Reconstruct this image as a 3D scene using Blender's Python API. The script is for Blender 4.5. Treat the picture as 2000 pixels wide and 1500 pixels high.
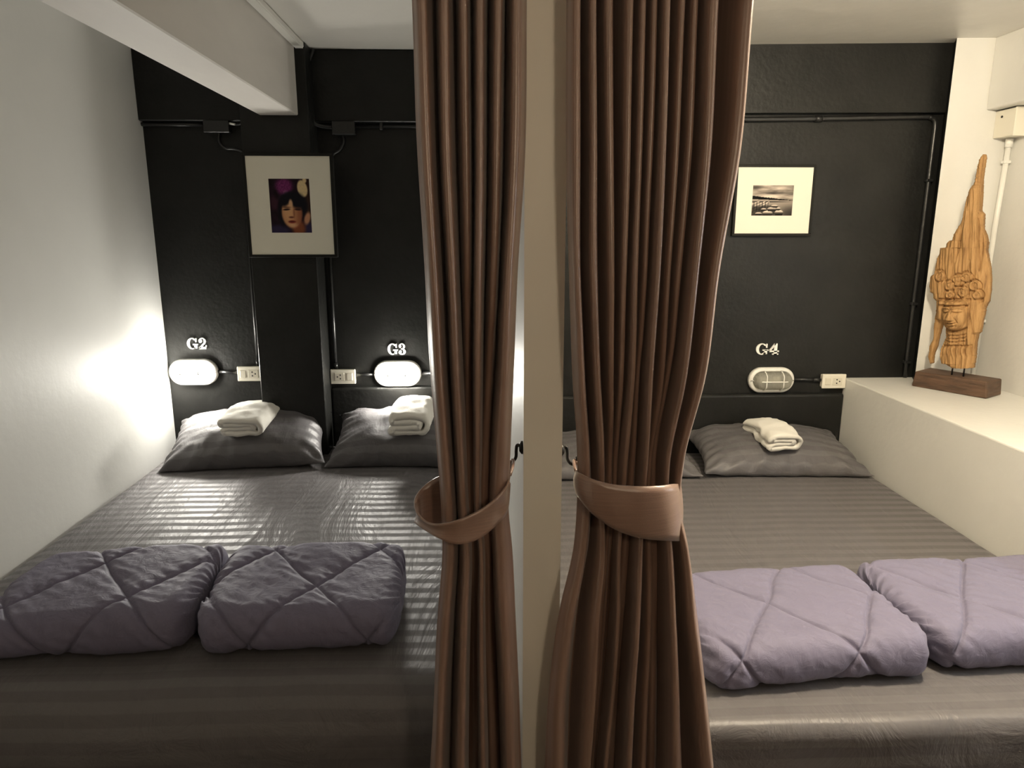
import bpy, bmesh, math, random
import numpy as np
from mathutils import Vector, Matrix, noise

for o in list(bpy.data.objects): bpy.data.objects.remove(o, do_unlink=True)
scene = bpy.context.scene
COL = scene.collection

# ------------------------------------------------------------------ camera
FPX = 1375.0; CAMZ = 1.57
PITCH = math.atan(300 / FPX); YAW = math.atan(58 / math.hypot(FPX, 300))
cam_d = bpy.data.cameras.new('camera'); cam = bpy.data.objects.new('camera', cam_d); COL.objects.link(cam)
cam.location = (0, 0, CAMZ); cam.rotation_euler = (math.pi / 2 - PITCH, 0, -YAW)
cam_d.sensor_width = 36; cam_d.lens = FPX / 2000 * 36; cam_d.clip_start = 0.02
scene.camera = cam
_R = Vector((math.cos(YAW), -math.sin(YAW), 0))
_F = Vector((math.sin(YAW) * math.cos(PITCH), math.cos(YAW) * math.cos(PITCH), -math.sin(PITCH)))
_U = _R.cross(_F); _C = Vector((0, 0, CAMZ))
def at_y(px, py, Y):
    d = _F * FPX + _R * (px - 1000) - _U * (py - 750); return _C + d * (Y / d.y)
def at_plane(px, py, p0, n):
    d = _F * FPX + _R * (px - 1000) - _U * (py - 750); return _C + d * ((p0 - _C).dot(n) / d.dot(n))

# ------------------------------------------------------------------ world, exposure, lamp powers
w = bpy.data.worlds.new('world'); scene.world = w; w.use_nodes = True
w.node_tree.nodes['Background'].inputs[0].default_value = (0.9, 0.8, 0.65, 1)
w.node_tree.nodes['Background'].inputs[1].default_value = 0.02
vs = scene.view_settings
vs.view_transform = 'Standard'; vs.look = 'None'; vs.gamma = 1; vs.use_curve_mapping = False
vs.exposure = 0.0
WALL_LAMP = 162.0                       # radiance of the lit bulkhead glass
COMPARTMENT_LAMP = 590.0; COMPARTMENT_COL = (1.0, 0.86, 0.64)
CORRIDOR_FILL = 60.0; CORRIDOR_COL = (1.0, 0.80, 0.56)
COOL_FILL = 11.0; COOL_COL = (0.78, 0.88, 1.0)
COMPARTMENT_POS = (1.15, 1.38, 2.378); CORRIDOR_POS = (0.42, -0.42, 1.80)

# ------------------------------------------------------------------ helpers
def lin(c): return tuple((x / 12.92 if x <= 0.04045 else ((x + 0.055) / 1.055) ** 2.4) for x in c)
def rgb(r, g, b): return lin((r / 255, g / 255, b / 255)) + (1.0,)

def tag(o, label=None, cat=None, group=None, kind=None):
    if label: o['label'] = label
    if cat: o['category'] = cat
    if group: o['group'] = group
    if kind: o['kind'] = kind
    return o
def thing(name, loc, label, cat, group=None):
    o = bpy.data.objects.new(name, None); COL.objects.link(o); o.location = loc; o.empty_display_size = 0.05
    return tag(o, label, cat, group)
def obj(name, me, mats, parent=None, loc=None, smooth=False):
    if isinstance(me, bmesh.types.BMesh):
        m = bpy.data.meshes.new(name); me.normal_update(); me.to_mesh(m); me.free(); me = m
    o = bpy.data.objects.new(name, me); COL.objects.link(o)
    for m in (mats if isinstance(mats, (list, tuple)) else [mats]):
        if len(me.materials) < (len(mats) if isinstance(mats, (list, tuple)) else 1): me.materials.append(m)
    if parent: o.parent = parent
    if loc is not None: o.location = loc
    if smooth:
        for p in me.polygons: p.use_smooth = True
    return o
def recenter(o, p=None):
    """origin to the base centre of the mesh"""
    vs_ = [v.co for v in o.data.vertices]
    if p is None:
        p = Vector((sum((v.x for v in vs_)) / len(vs_), sum((v.y for v in vs_)) / len(vs_), min(v.z for v in vs_)))
    o.data.transform(Matrix.Translation(-Vector(p))); o.location = Vector(o.location) + Vector(p); return o
def bm_box(bm, x0, x1, y0, y1, z0, z1, bev=0.0, seg=2, mi=0):
    r = bmesh.ops.create_cube(bm, size=1.0)
    for v in r['verts']:
        v.co = Vector(((x0 + x1) / 2 + v.co.x * (x1 - x0), (y0 + y1) / 2 + v.co.y * (y1 - y0), (z0 + z1) / 2 + v.co.z * (z1 - z0)))
    fs = {f for v in r['verts'] for f in v.link_faces}
    for f in fs: f.material_index = mi
    if bev > 0:
        es = {e for f in fs for e in f.edges}
        bmesh.ops.bevel(bm, geom=list(es), offset=bev, segments=seg, profile=0.5, affect='EDGES')
    return bm
def box(x0, x1, y0, y1, z0, z1, bev=0.0, seg=2): return bm_box(bmesh.new(), x0, x1, y0, y1, z0, z1, bev, seg)
def bm_hex(bm, pts, mi=0):
    """pts: 4 bottom ccw + 4 top"""
    v = [bm.verts.new(p) for p in pts]
    for q in ((3, 2, 1, 0), (4, 5, 6, 7), (0, 1, 5, 4), (1, 2, 6, 5), (2, 3, 7, 6), (3, 0, 4, 7)):
        bm.faces.new([v[i] for i in q]).material_index = mi
    return bm
def bm_tube(bm, pts, r, seg=10, cap=True, flat=None):
    pts = [Vector(p) for p in pts]; rings = []
    up0 = None
    for i, p in enumerate(pts):
        t = (pts[min(i + 1, len(pts) - 1)] - pts[max(i - 1, 0)]).normalized()
        if up0 is None:
            up0 = Vector((0, 0, 1)) if abs(t.z) < 0.9 else Vector((0, 1, 0))
        s = t.cross(up0).normalized(); u = s.cross(t).normalized(); up0 = u
        rr = r[i] if isinstance(r, (list, tuple)) else r
        rings.append([bm.verts.new(p + s * (math.cos(2 * math.pi * k / seg) * rr) + u * (math.sin(2 * math.pi * k / seg) * rr * (flat or 1))) for k in range(seg)])
    for a, b in zip(rings, rings[1:]):
        for k in range(seg): bm.faces.new((a[k], a[(k + 1) % seg], b[(k + 1) % seg], b[k])).smooth = True
    if cap:
        bm.faces.new(rings[0][::-1]); bm.faces.new(rings[-1])
    bmesh.ops.recalc_face_normals(bm, faces=bm.faces[:])
    return bm
def smooth_path(pts, n=8):
    pts = [Vector(p) for p in pts]; out = []
    P = [pts[0] * 2 - pts[1]] + pts + [pts[-1] * 2 - pts[-2]]
    for i in range(1, len(P) - 2):
        for k in range(n):
            t = k / n; a, b, c, d = P[i - 1], P[i], P[i + 1], P[i + 2]
            out.append(0.5 * ((2 * b) + (c - a) * t + (2 * a - 5 * b + 4 * c - d) * t * t + (3 * b - a - 3 * c + d) * t ** 3))
    out.append(pts[-1]); return out
def bm_prism(bm, poly, to3, d0, d1):
    """poly 2D ccw, to3(u,v,d) -> Vector"""
    a = [bm.verts.new(to3(u, v, d0)) for u, v in poly]; b = [bm.verts.new(to3(u, v, d1)) for u, v in poly]
    n = len(poly)
    bm.faces.new(b); bm.faces.new(a[::-1])
    for i in range(n): bm.faces.new((a[i], a[(i + 1) % n], b[(i + 1) % n], b[i]))
def fbm(p, oct=3):
    s = 0; a = 1
    for i in range(oct):
        s += a * noise.noise(p); p = p * 2.03 + Vector((3.1, 7.7, 1.3)); a *= 0.5
    return s

# ------------------------------------------------------------------ materials
def new_mat(name):
    m = bpy.data.materials.new(name); m.use_nodes = True
    nt = m.node_tree; b = nt.nodes['Principled BSDF']; return m, nt, b
def N(nt, t, **kw):
    n = nt.nodes.new(t)
    for k, v in kw.items():
        if k in n.inputs: n.inputs[k].default_value = v
        else: setattr(n, k, v)
    return n
def plain(name, col, rough=0.5, metal=0.0, bump=0.0, bscale=60.0, var=0.0, vscale=4.0, spec=0.5, stretch=(1, 1, 1), sheen=0.0):
    m, nt, b = new_mat(name)
    b.inputs['Base Color'].default_value = col; b.inputs['Roughness'].default_value = rough
    b.inputs['Metallic'].default_value = metal; b.inputs['Specular IOR Level'].default_value = spec
    if sheen: b.inputs['Sheen Weight'].default_value = sheen
    tc = N(nt, 'ShaderNodeTexCoord'); mp = N(nt, 'ShaderNodeMapping'); mp.inputs['Scale'].default_value = stretch
    nt.links.new(tc.outputs['Object'], mp.inputs['Vector'])
    if var:
        nz = N(nt, 'ShaderNodeTexNoise', Scale=vscale, Detail=5.0, Roughness=0.6); nt.links.new(mp.outputs[0], nz.inputs['Vector'])
        mr = N(nt, 'ShaderNodeMapRange'); mr.inputs['From Min'].default_value = 0.3; mr.inputs['From Max'].default_value = 0.7
        mr.inputs['To Min'].default_value = 1 - var; mr.inputs['To Max'].default_value = 1 + var
        nt.links.new(nz.outputs['Fac'], mr.inputs['Value'])
        mx = N(nt, 'ShaderNodeMix', data_type='RGBA', blend_type='MULTIPLY'); mx.inputs['Factor'].default_value = 1
        mx.inputs['A'].default_value = col
        mx.inputs[6].default_value = col
        nt.links.new(mr.outputs[0], mx.inputs[7]); nt.links.new(mx.outputs[2], b.inputs['Base Color'])
    if bump:
        nz = N(nt, 'ShaderNodeTexNoise', Scale=bscale, Detail=4.0); nt.links.new(mp.outputs[0], nz.inputs['Vector'])
        bp = N(nt, 'ShaderNodeBump', Strength=bump, Distance=0.01); nt.links.new(nz.outputs['Fac'], bp.inputs['Height'])
        nt.links.new(bp.outputs[0], b.inputs['Normal'])
    return m
M = {}
M['white'] = plain('white_paint', (0.74, 0.73, 0.69, 1), 0.45, bump=0.12, bscale=35, var=0.03, vscale=2.5)
M['white_l'] = plain('pale_grey_paint', (0.74, 0.74, 0.71, 1), 0.5, bump=0.08, bscale=30, var=0.03, vscale=2)
M['ceil'] = plain('ceiling_paint', (0.72, 0.70, 0.65, 1), 0.4, bump=0.25, bscale=9, var=0.03, vscale=3)
M['cream'] = plain('cream_paint', (0.84, 0.81, 0.72, 1), 0.5, bump=0.05, bscale=40, var=0.02)
M['beam'] = plain('beam_paint', (0.70, 0.67, 0.63, 1), 0.5, bump=0.15, bscale=18, var=0.05, vscale=6, stretch=(1, .3, 1))
M['black'] = plain('black_wall_paint', (0.0115, 0.0115, 0.0105, 1), 0.42, spec=0.25, bump=0.18, bscale=45, var=0.25, vscale=7)
M['blackp'] = plain('black_painted_pipe', (0.016, 0.016, 0.016, 1), 0.3, bump=0.1, bscale=80)
M['floor'] = plain('floor_concrete', (0.09, 0.07, 0.055, 1), 0.6, bump=0.1, var=0.1)
M['corridor'] = plain('dark_corridor_paint', (0.05, 0.045, 0.04, 1), 0.5, bump=0.1)
M['plastic'] = plain('ivory_plastic', (0.78, 0.74, 0.63, 1), 0.35)
M['plastic2'] = plain('ivory_insert', (0.68, 0.64, 0.53, 1), 0.4)
M['hole'] = plain('dark_slot', (0.012, 0.011, 0.01, 1), 0.6)
M['whitep'] = plain('white_enamel', (0.82, 0.81, 0.76, 1), 0.3)
M['letter'] = plain('white_letter', (0.9, 0.89, 0.85, 1), 0.5)
M['iron'] = plain('black_iron', (0.012, 0.01, 0.009, 1), 0.4, metal=0.3)
M['frame'] = plain('black_frame', (0.010, 0.0095, 0.008, 1), 0.6, spec=0.2)
M['mat'] = plain('cream_mat_board', (0.80, 0.77, 0.66, 1), 0.8)
M['mat2'] = plain('aged_mat_board', (0.72, 0.69, 0.58, 1), 0.8)
M['towel'] = plain('white_terry', (0.84, 0.81, 0.74, 1), 0.95, bump=0.5, bscale=420, spec=0.1, sheen=0.3)
M['wood_dark'] = plain('dark_wood', (0.085, 0.045, 0.025, 1), 0.55, bump=0.5, bscale=14, var=0.45, vscale=9, stretch=(1, 1, 5))
M['bedbase'] = plain('bed_platform_wood', (0.06, 0.04, 0.028, 1), 0.6)

def fabric_satin(name, base, pitch, lo=0.46, hi=0.70, sheen_contrast=0.11, wrinkle=0.25, wscale=9.0, ang=0.5):
    m, nt, b = new_mat(name)
    uv = N(nt, 'ShaderNodeUVMap'); uv.uv_map = 'UVMap'
    sp = N(nt, 'ShaderNodeSeparateXYZ'); nt.links.new(uv.outputs[0], sp.inputs[0])
    # weak wobble of the stripes
    tc = N(nt, 'ShaderNodeTexCoord')
    nz = N(nt, 'ShaderNodeTexNoise', Scale=3.0, Detail=2.0); nt.links.new(tc.outputs['Object'], nz.inputs['Vector'])
    mu = N(nt, 'ShaderNodeMath', operation='MULTIPLY_ADD'); mu.inputs[1].default_value = 0.012
    nt.links.new(nz.outputs['Fac'], mu.inputs[0]); nt.links.new(sp.outputs['Y'], mu.inputs[2])
    dv = N(nt, 'ShaderNodeMath', operation='MULTIPLY'); dv.inputs[1].default_value = 2 * math.pi / pitch
    nt.links.new(mu.outputs[0], dv.inputs[0])
    si = N(nt, 'ShaderNodeMath', operation='SINE'); nt.links.new(dv.outputs[0], si.inputs[0])
    mr = N(nt, 'ShaderNodeMapRange'); mr.inputs['From Min'].default_value = -0.25; mr.inputs['From Max'].default_value = 0.25
    nt.links.new(si.outputs[0], mr.inputs['Value'])
    r = N(nt, 'ShaderNodeMapRange'); r.inputs['To Min'].default_value = hi; r.inputs['To Max'].default_value = lo
    nt.links.new(mr.outputs[0], r.inputs['Value']); nt.links.new(r.outputs[0], b.inputs['Roughness'])
    c = N(nt, 'ShaderNodeMix', data_type='RGBA')
    c.inputs[6].default_value = tuple(x * (1 - sheen_contrast) for x in base[:3]) + (1,); c.inputs[7].default_value = tuple(x * (1 + sheen_contrast) for x in base[:3]) + (1,)  # satin sheen of the stripes partly put into the base colour
    nt.links.new(mr.outputs[0], c.inputs[0]); nt.links.new(c.outputs[2], b.inputs['Base Color'])
    b.inputs['Specular IOR Level'].default_value = 0.5; b.inputs['Sheen Weight'].default_value = 0.04
    # creases
    mp = N(nt, 'ShaderNodeMapping'); mp.inputs['Rotation'].default_value = (0, 0, ang); mp.inputs['Scale'].default_value = (1.0, 0.22, 1.0)
    nt.links.new(tc.outputs['Object'], mp.inputs['Vector'])
    n2 = N(nt, 'ShaderNodeTexNoise', Scale=wscale, Detail=6.0, Roughness=0.6, Distortion=0.6); nt.links.new(mp.outputs[0], n2.inputs['Vector'])
    bp = N(nt, 'ShaderNodeBump', Strength=wrinkle, Distance=0.03); nt.links.new(n2.outputs['Fac'], bp.inputs['Height'])
    nt.links.new(bp.outputs[0], b.inputs['Normal'])
    return m
SHEET = (0.115, 0.106, 0.108, 1)
M['sheet_r'] = fabric_satin('striped_satin_sheet', SHEET, 0.056, ang=0.45, wrinkle=0.5, wscale=7.0)
M['sheet_l'] = fabric_satin('striped_satin_sheet_creased', SHEET, 0.056, sheen_contrast=0.06, wrinkle=0.5, ang=-0.5)
M['pillow'] = fabric_satin('striped_satin_pillowcase', (0.10, 0.094, 0.098, 1), 0.052, wrinkle=0.2, wscale=12, ang=0.3)

def quilt_mat():
    m, nt, b = new_mat('purple_grey_quilt')
    b.inputs['Base Color'].default_value = (0.175, 0.162, 0.235, 1); b.inputs['Roughness'].default_value = 0.6
    b.inputs['Sheen Weight'].default_value = 0.08; b.inputs['Specular IOR Level'].default_value = 0.25
    tc = N(nt, 'ShaderNodeTexCoord')
    n2 = N(nt, 'ShaderNodeTexNoise', Scale=24.0, Detail=6.0, Roughness=0.6, Distortion=1.2); nt.links.new(tc.outputs['Object'], n2.inputs['Vector'])
    bp = N(nt, 'ShaderNodeBump', Strength=0.4, Distance=0.010); nt.links.new(n2.outputs['Fac'], bp.inputs['Height'])
    nt.links.new(bp.outputs[0], b.inputs['Normal']); return m
M['quilt'] = quilt_mat()

def curtain_mat(name, horizontal=False):
    m, nt, b = new_mat(name)
    b.inputs['Roughness'].default_value = 0.30; b.inputs['Specular IOR Level'].default_value = 0.85
    b.inputs['Sheen Weight'].default_value = 0.2; b.inputs['Sheen Roughness'].default_value = 0.4
    tc = N(nt, 'ShaderNodeTexCoord'); mp = N(nt, 'ShaderNodeMapping')
    mp.inputs['Scale'].default_value = (1, 1, 60) if horizontal else (1, 1, 0.02)
    nt.links.new(tc.outputs['Object'], mp.inputs['Vector'])
    nz = N(nt, 'ShaderNodeTexNoise', Scale=12.0 if horizontal else 130.0, Detail=4.0); nt.links.new(mp.outputs[0], nz.inputs['Vector'])
    cr = N(nt, 'ShaderNodeValToRGB'); cr.color_ramp.elements[0].position = 0.3; cr.color_ramp.elements[1].position = 0.7
    cr.color_ramp.elements[0].color = (0.185, 0.108, 0.078, 1); cr.color_ramp.elements[1].color = (0.245, 0.148, 0.110, 1)
    nt.links.new(nz.outputs['Fac'], cr.inputs[0]); nt.links.new(cr.outputs[0], b.inputs['Base Color'])
    wv = N(nt, 'ShaderNodeTexNoise', Scale=900.0, Detail=2.0); nt.links.new(tc.outputs['Object'], wv.inputs['Vector'])
    bp = N(nt, 'ShaderNodeBump', Strength=0.15, Distance=0.002); nt.links.new(wv.outputs['Fac'], bp.inputs['Height'])
    nt.links.new(bp.outputs[0], b.inputs['Normal']); return m
M['curtain'] = curtain_mat('brown_satin_curtain'); M['tieback'] = curtain_mat('brown_satin_band', True)

def carved_wood():
    m, nt, b = new_mat('weathered_orange_wood'); b.inputs['Roughness'].default_value = 0.75
    tc = N(nt, 'ShaderNodeTexCoord'); mp = N(nt, 'ShaderNodeMapping'); mp.inputs['Scale'].default_value = (1, 1, 0.09)
    nt.links.new(tc.outputs['Object'], mp.inputs['Vector'])
    nz = N(nt, 'ShaderNodeTexNoise', Scale=75.0, Detail=6.0, Roughness=0.65, Distortion=0.4); nt.links.new(mp.outputs[0], nz.inputs['Vector'])
    cr = N(nt, 'ShaderNodeValToRGB'); e = cr.color_ramp.elements
    e[0].position = 0.28; e[0].color = (0.15, 0.07, 0.022, 1); e[1].position = 0.62; e[1].color = (0.46, 0.265, 0.105, 1)
    x = e.new(0.45); x.color = (0.35, 0.19, 0.068, 1)
    nt.links.new(nz.outputs['Fac'], cr.inputs[0]); nt.links.new(cr.outputs[0], b.inputs['Base Color'])
    bp = N(nt, 'ShaderNodeBump', Strength=0.6, Distance=0.006); nt.links.new(nz.outputs['Fac'], bp.inputs['Height'])
    nt.links.new(bp.outputs[0], b.inputs['Normal']); return m
M['carved'] = carved_wood()

def emit(name, col, s):
    m, nt, b = new_mat(name); b.inputs['Base Color'].default_value = (0.8, 0.8, 0.8, 1)
    b.inputs['Emission Color'].default_value = col + (1,); b.inputs['Emission Strength'].default_value = s; return m
M['lit'] = emit('lit_prismatic_glass', (1.0, 0.96, 0.87), WALL_LAMP)
def glass_mat():
    m, nt, b = new_mat('ribbed_clear_glass')
    out = nt.nodes['Material Output']
    tr = N(nt, 'ShaderNodeBsdfTransparent'); tr.inputs[0].default_value = (0.75, 0.74, 0.68, 1)
    gl = N(nt, 'ShaderNodeBsdfPrincipled'); gl.inputs['Base Color'].default_value = (0.55, 0.54, 0.48, 1); gl.inputs['Roughness'].default_value = 0.12
    tc = N(nt, 'ShaderNodeTexCoord'); wv = N(nt, 'ShaderNodeTexWave', Scale=55.0); nt.links.new(tc.outputs['Object'], wv.inputs['Vector'])
    bp = N(nt, 'ShaderNodeBump', Strength=0.5, Distance=0.004); nt.links.new(wv.outputs['Fac'], bp.inputs['Height']); nt.links.new(bp.outputs[0], gl.inputs['Normal'])
    mx = N(nt, 'ShaderNodeMixShader'); mx.inputs[0].default_value = 0.42
    nt.links.new(tr.outputs[0], mx.inputs[1]); nt.links.new(gl.outputs[0], mx.inputs[2]); nt.links.new(mx.outputs[0], out.inputs[0]); return m
M['glass'] = glass_mat()
M['bulb'] = plain('white_bulb', (0.8, 0.78, 0.7, 1), 0.25)
M['reflector'] = plain('grey_lamp_tray', (0.30, 0.29, 0.25, 1), 0.4)
def print_mat(name):
    m, nt, b = new_mat(name); b.inputs['Roughness'].default_value = 0.7; b.inputs['Specular IOR Level'].default_value = 0.15
    a = N(nt, 'ShaderNodeVertexColor'); a.layer_name = 'Col'; nt.links.new(a.outputs[0], b.inputs['Base Color']); return m
M['print'] = print_mat('photo_print')

# ------------------------------------------------------------------ the room
D = 3.38                      # back wall
XL, XR = -1.51, 2.39          # side walls
P0, P1, PY = 0.073, 0.145, 1.25   # partition
FRONT = -0.42
def struct(name, bm, m, smooth=False):
    return tag(obj(name, bm, m, smooth=smooth), kind='structure')
struct('floor', box(XL - .1, XR + .1, FRONT - .1, D + .1, -0.1, 0), M['floor'])
# ceiling: plaster a little higher over the right hand compartment
bm = bmesh.new()
cz = [(XL - .1, 2.342), (0.10, 2.346), (0.12, 2.376), (1.2, 2.380), (XR + .1, 2.402)]
for (xa, za), (xb, zb) in zip(cz, cz[1:]):
    bm_hex(bm, [(xa, FRONT - .1, za), (xb, FRONT - .1, zb), (xb, D + .1, zb), (xa, D + .1, za), (xa, FRONT - .1, 2.5), (xb, FRONT - .1, 2.5), (xb, D + .1, 2.5), (xa, D + .1, 2.5)])
struct('ceiling', bm, M['ceil'])
struct('wall_left', box(XL - .1, XL, FRONT, D + .1, 0, 2.342), M['white_l'])
struct('wall_right', box(XR, XR + .1, FRONT, D + .1, 0, 2.40), M['white'])
struct('wall_back', box(XL, XR, D, D + .1, 0, 2.40), M['black'])
struct('wall_front', box(XL - .1, XR + .1, FRONT - .1, FRONT, 0, 2.40), M['corridor'])
bm = bmesh.new()
bm_box(bm, P0, P1, PY, D, 0, 2.346)
for f in bm.faces:
    if f.calc_center_median().y < PY + 0.002: f.material_index = 1
struct('wall_partition', bm, [M['white'], M['cream']])
# white beam running from the black column out over the left bed
struct('trim_1', box(-0.945, -0.782, FRONT, 3.22, 2.05, 2.342, 0.004, 1), M['beam'])
# black cross beam along the top of the back wall
bm = bmesh.new()
bm_box(bm, XL, P0, 3.34, D, 2.043, 2.342, 0.004, 1)
bm_hex(bm, [(P1, 3.34, 2.082), (2.140, 3.34, 2.100), (2.140, D, 2.100), (P1, D, 2.082), (P1, 3.34, 2.376), (2.140, 3.34, 2.398), (2.140, D, 2.398), (P1, D, 2.376)])
struct('trim_2', bm, M['black'])
struct('trim_3', box(-1.029, -0.739, 3.22, D, 0, 2.342, 0.003, 1), M['black'])       # black column
struct('trim_4', box(-0.739, P0, 3.352, D, 0, 0.826, 0.012, 3), M['black'])            # low panels behind the pillows
struct('trim_5', box(P1, 1.80, 3.350, D, 0, 0.775, 0.014, 3), M['black'])
bm = bm_hex(bmesh.new(), [(2.090, 3.26, 0), (XR, 3.26, 0), (XR, D, 0), (2.152, D, 0), (2.090, 3.26, 2.40), (XR, 3.26, 2.40), (XR, D, 2.40), (2.152, D, 2.40)])   # corner pillar, slanting black flank
bm.normal_update()
for f in bm.faces:
    if f.normal.x < -0.5: f.material_index = 1
struct('trim_6', bm, [M['white'], M['black']])
struct('trim_7', box(2.265, XR, FRONT, 3.26, 2.098, 2.40, 0.004, 1), M['white'])        # white beam on right wall
bm = box(1.80, XR, 1.0, D, 0, 0.85, 0.006, 2)
struct('wall_ledge', bm, M['white'])

# ------------------------------------------------------------------ beds
def bed(name, x0, x1, y0, y1, top, bottom, m, label, round_r, sag):
    t = thing(name, ((x0 + x1) / 2, (y0 + y1) / 2, 0), label, 'bed'); ox, oy = (x0 + x1) / 2, (y0 + y1) / 2
    me = bpy.data.meshes.new('mattress'); NX, NS = 60, 150
    # profile in (y,z) from back to front over the rounded foot edge
    prof = []; L = (y1 - y0) - round_r
    for i in range(110): prof.append((y1 - L * i / 109, top, L * i / 109))
    for i in range(1, 18):
        a = math.pi / 2 * i / 17; prof.append((y0 + round_r - round_r * math.sin(a), top - round_r * (1 - math.cos(a)), L + round_r * a))
    s = L + round_r * math.pi / 2
    for i in range(1, 12):
        d = (top - round_r - bottom) * i / 11; prof.append((y0, top - round_r - d, s + d))
    verts, faces, uvs = [], [], []
    for (y, z, sv) in prof:
        for k in range(NX + 1):
            u = k / NX; x = x0 + (x1 - x0) * u
            ex = min(x - x0, x1 - x); e = max(0, 1 - ex / 0.05)
            dz = -0.03 * e * e * (1 if z > top - 0.001 else 0.3)
            dz += sag * fbm(Vector((x * 2.0, y * 2.0, 3.3)), 3)
            dyy = 0.006 * fbm(Vector((x * 3.0, z * 6, 8.1)), 2) * (1 - (y - y0) / round_r) if y < y0 + round_r else 0
            yy = y + dyy
            if y < y0 + round_r: yy += 0.018 * (1 - math.sin(math.pi * u)) * (1 - (y - y0) / round_r)
            verts.append((x - ox, yy - oy, z + dz)); uvs.append((x, sv + 0.012 * math.sin(math.pi * u) * min(1, sv)))
    W = NX + 1
    for i in range(len(prof) - 1):
        for k in range(NX): faces.append((i * W + k, (i + 1) * W + k, (i + 1) * W + k + 1, i * W + k + 1))
    # skirt sides, back and underside
    nb = len(verts)
    for (y, z, sv) in prof:
        verts.append((x0 - ox, max(y, y0 + 0.018) - oy, bottom)); uvs.append((x0, sv))
        verts.append((x1 - ox, max(y, y0 + 0.018) - oy, bottom)); uvs.append((x1, sv))
    for i in range(len(prof) - 1):
        a = i * W; b = nb + 2 * i
        faces.append((a, b, b + 2, a + W)); faces.append((a + NX, a + W + NX, b + 3, b + 1)); faces.append((b, b + 1, b + 3, b + 2))
    faces.append(tuple([k for k in range(NX + 1)] + [nb + 1, nb]))
    me.from_pydata(verts, [], faces); me.update()
    ul = me.uv_layers.new(name='UVMap')
    for l in me.loops: ul.data[l.index].uv = uvs[l.vertex_index]
    bmx = bmesh.new(); bmx.from_mesh(me); bmesh.ops.recalc_face_normals(bmx, faces=bmx.faces[:]); bmx.to_mesh(me); bmx.free()
    obj('mattress', me, m, t, smooth=True)
    obj('platform', box(x0 - ox + .01, x1 - ox - .01, y0 + .05 - oy, y1 - oy, 0, bottom), M['bedbase'], t)
    return t
BL, BR = 0.530, 0.475
bed('double_bed', XL + .004, P0 - .004, 1.40, 3.345, BL, 0.27, M['sheet_l'], 'dimly lit wide bed in dark grey striped satin sheet under lamps G2 and G3', 0.13, 0.006)
bed('double_bed', P1 + .004, 1.796, 1.355, 3.345, BR, 0.25, M['sheet_r'], 'brightly lit wide bed in grey striped satin sheet beside the white ledge', 0.038, 0.004)

# ------------------------------------------------------------------ pillows
def pillow(name, cx, cy, zb, hx, hy, th, tilt, rz, label, seed, roll=0.0, limits=None):
    n, mm = 56, 40; top, bot = [], []
    R = Matrix.Rotation(rz, 4, 'Z') @ Matrix.Rotation(tilt, 4, 'X') @ Matrix.Rotation(roll, 4, 'Y')
    pts, uv = [], []
    def P(u, v, s):
        pin = 0.10
        x = hx * u * (1 - pin * (1 - v * v) * abs(u) ** 3); y = hy * v * (1 - pin * (1 - u * u) * abs(v) ** 3)
        a = max(0, 1 - abs(u) ** 2.6); b_ = max(0, 1 - abs(v) ** 2.6)
        t = th * (a * b_) ** 0.55
        wr = fbm(Vector((x * 9 + seed, y * 9, s * 2.0)), 3) * 0.010
        edge = (1 - a * b_)
        ang = math.atan2(v, u); wr += 0.012 * edge * (1 if a * b_ > 0.001 else 0) * math.sin(ang * 26 + 3 * fbm(Vector((x * 5, y * 5, seed)), 2)) * max(abs(u), abs(v)) ** 4
        z = (t + wr * min(1, t / 0.02)) if s > 0 else -(0.62 * t) + wr * 0.3 * min(1, t / .02)
        return Vector((x, y, z))
    for s in (1, -1):
        for i in range(n + 1):
            for j in range(mm + 1):
                u = -1 + 2 * i / n; v = -1 + 2 * j / mm
                u = math.copysign(1 - (1 - abs(u)) ** 1.3, u); v = math.copysign(1 - (1 - abs(v)) ** 1.3, v)
                p = P(u, v, s); pts.append(p); uv.append((p.x, p.y))
    pts = [(R @ p) for p in pts]
    zmin = min(p.z for p in pts)
    out = []
    for p in pts:
        q = Vector((cx, cy, zb)) + Vector((p.x, p.y, p.z - zmin - 0.02))
        if q.z < zb + 0.006: q.z = zb + 0.006 + 0.002 * math.sin(q.x * 40)
        if limits:
            q.x = min(max(q.x, limits[0]), limits[1])
        q.y = min(q.y, limits[2] if limits else 3.34)
        out.append((q.x - cx, q.y - cy, q.z - zb))
    faces = []; W = mm + 1; o2 = (n + 1) * W
    for i in range(n):
        for j in range(mm):
            a = i * W + j; faces.append((a, a + W, a + W + 1, a + 1)); a += o2; faces.append((a, a + 1, a + W + 1, a + W))
    me = bpy.data.meshes.new(name); me.from_pydata(out, [], faces); me.update()
    ul = me.uv_layers.new(name='UVMap')
    for l in me.loops: ul.data[l.index].uv = uv[l.vertex_index]
    b = bmesh.new(); b.from_mesh(me); bmesh.ops.remove_doubles(b, verts=b.verts[:], dist=0.0008); b.to_mesh(me); b.free()
    o = obj(name, me, M['pillow'], loc=(cx, cy, zb), smooth=True)
    return tag(o, label, 'pillow', 'striped satin pillows')
pillow('pillow', -1.085, 3.185, BL, 0.365, 0.200, 0.115, math.radians(23), math.radians(4), 'dark grey satin pillow below lamp G2, leaning on the wall', 1.0, roll=math.radians(-3), limits=(-1.50, -0.60, 3.33))
pillow('pillow', -0.345, 3.180, BL, 0.365, 0.200, 0.115, math.radians(24), math.radians(-3), 'dark grey satin pillow below lamp G3, partly behind the curtain', 5.0, limits=(-0.745, 0.066, 3.335))
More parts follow.
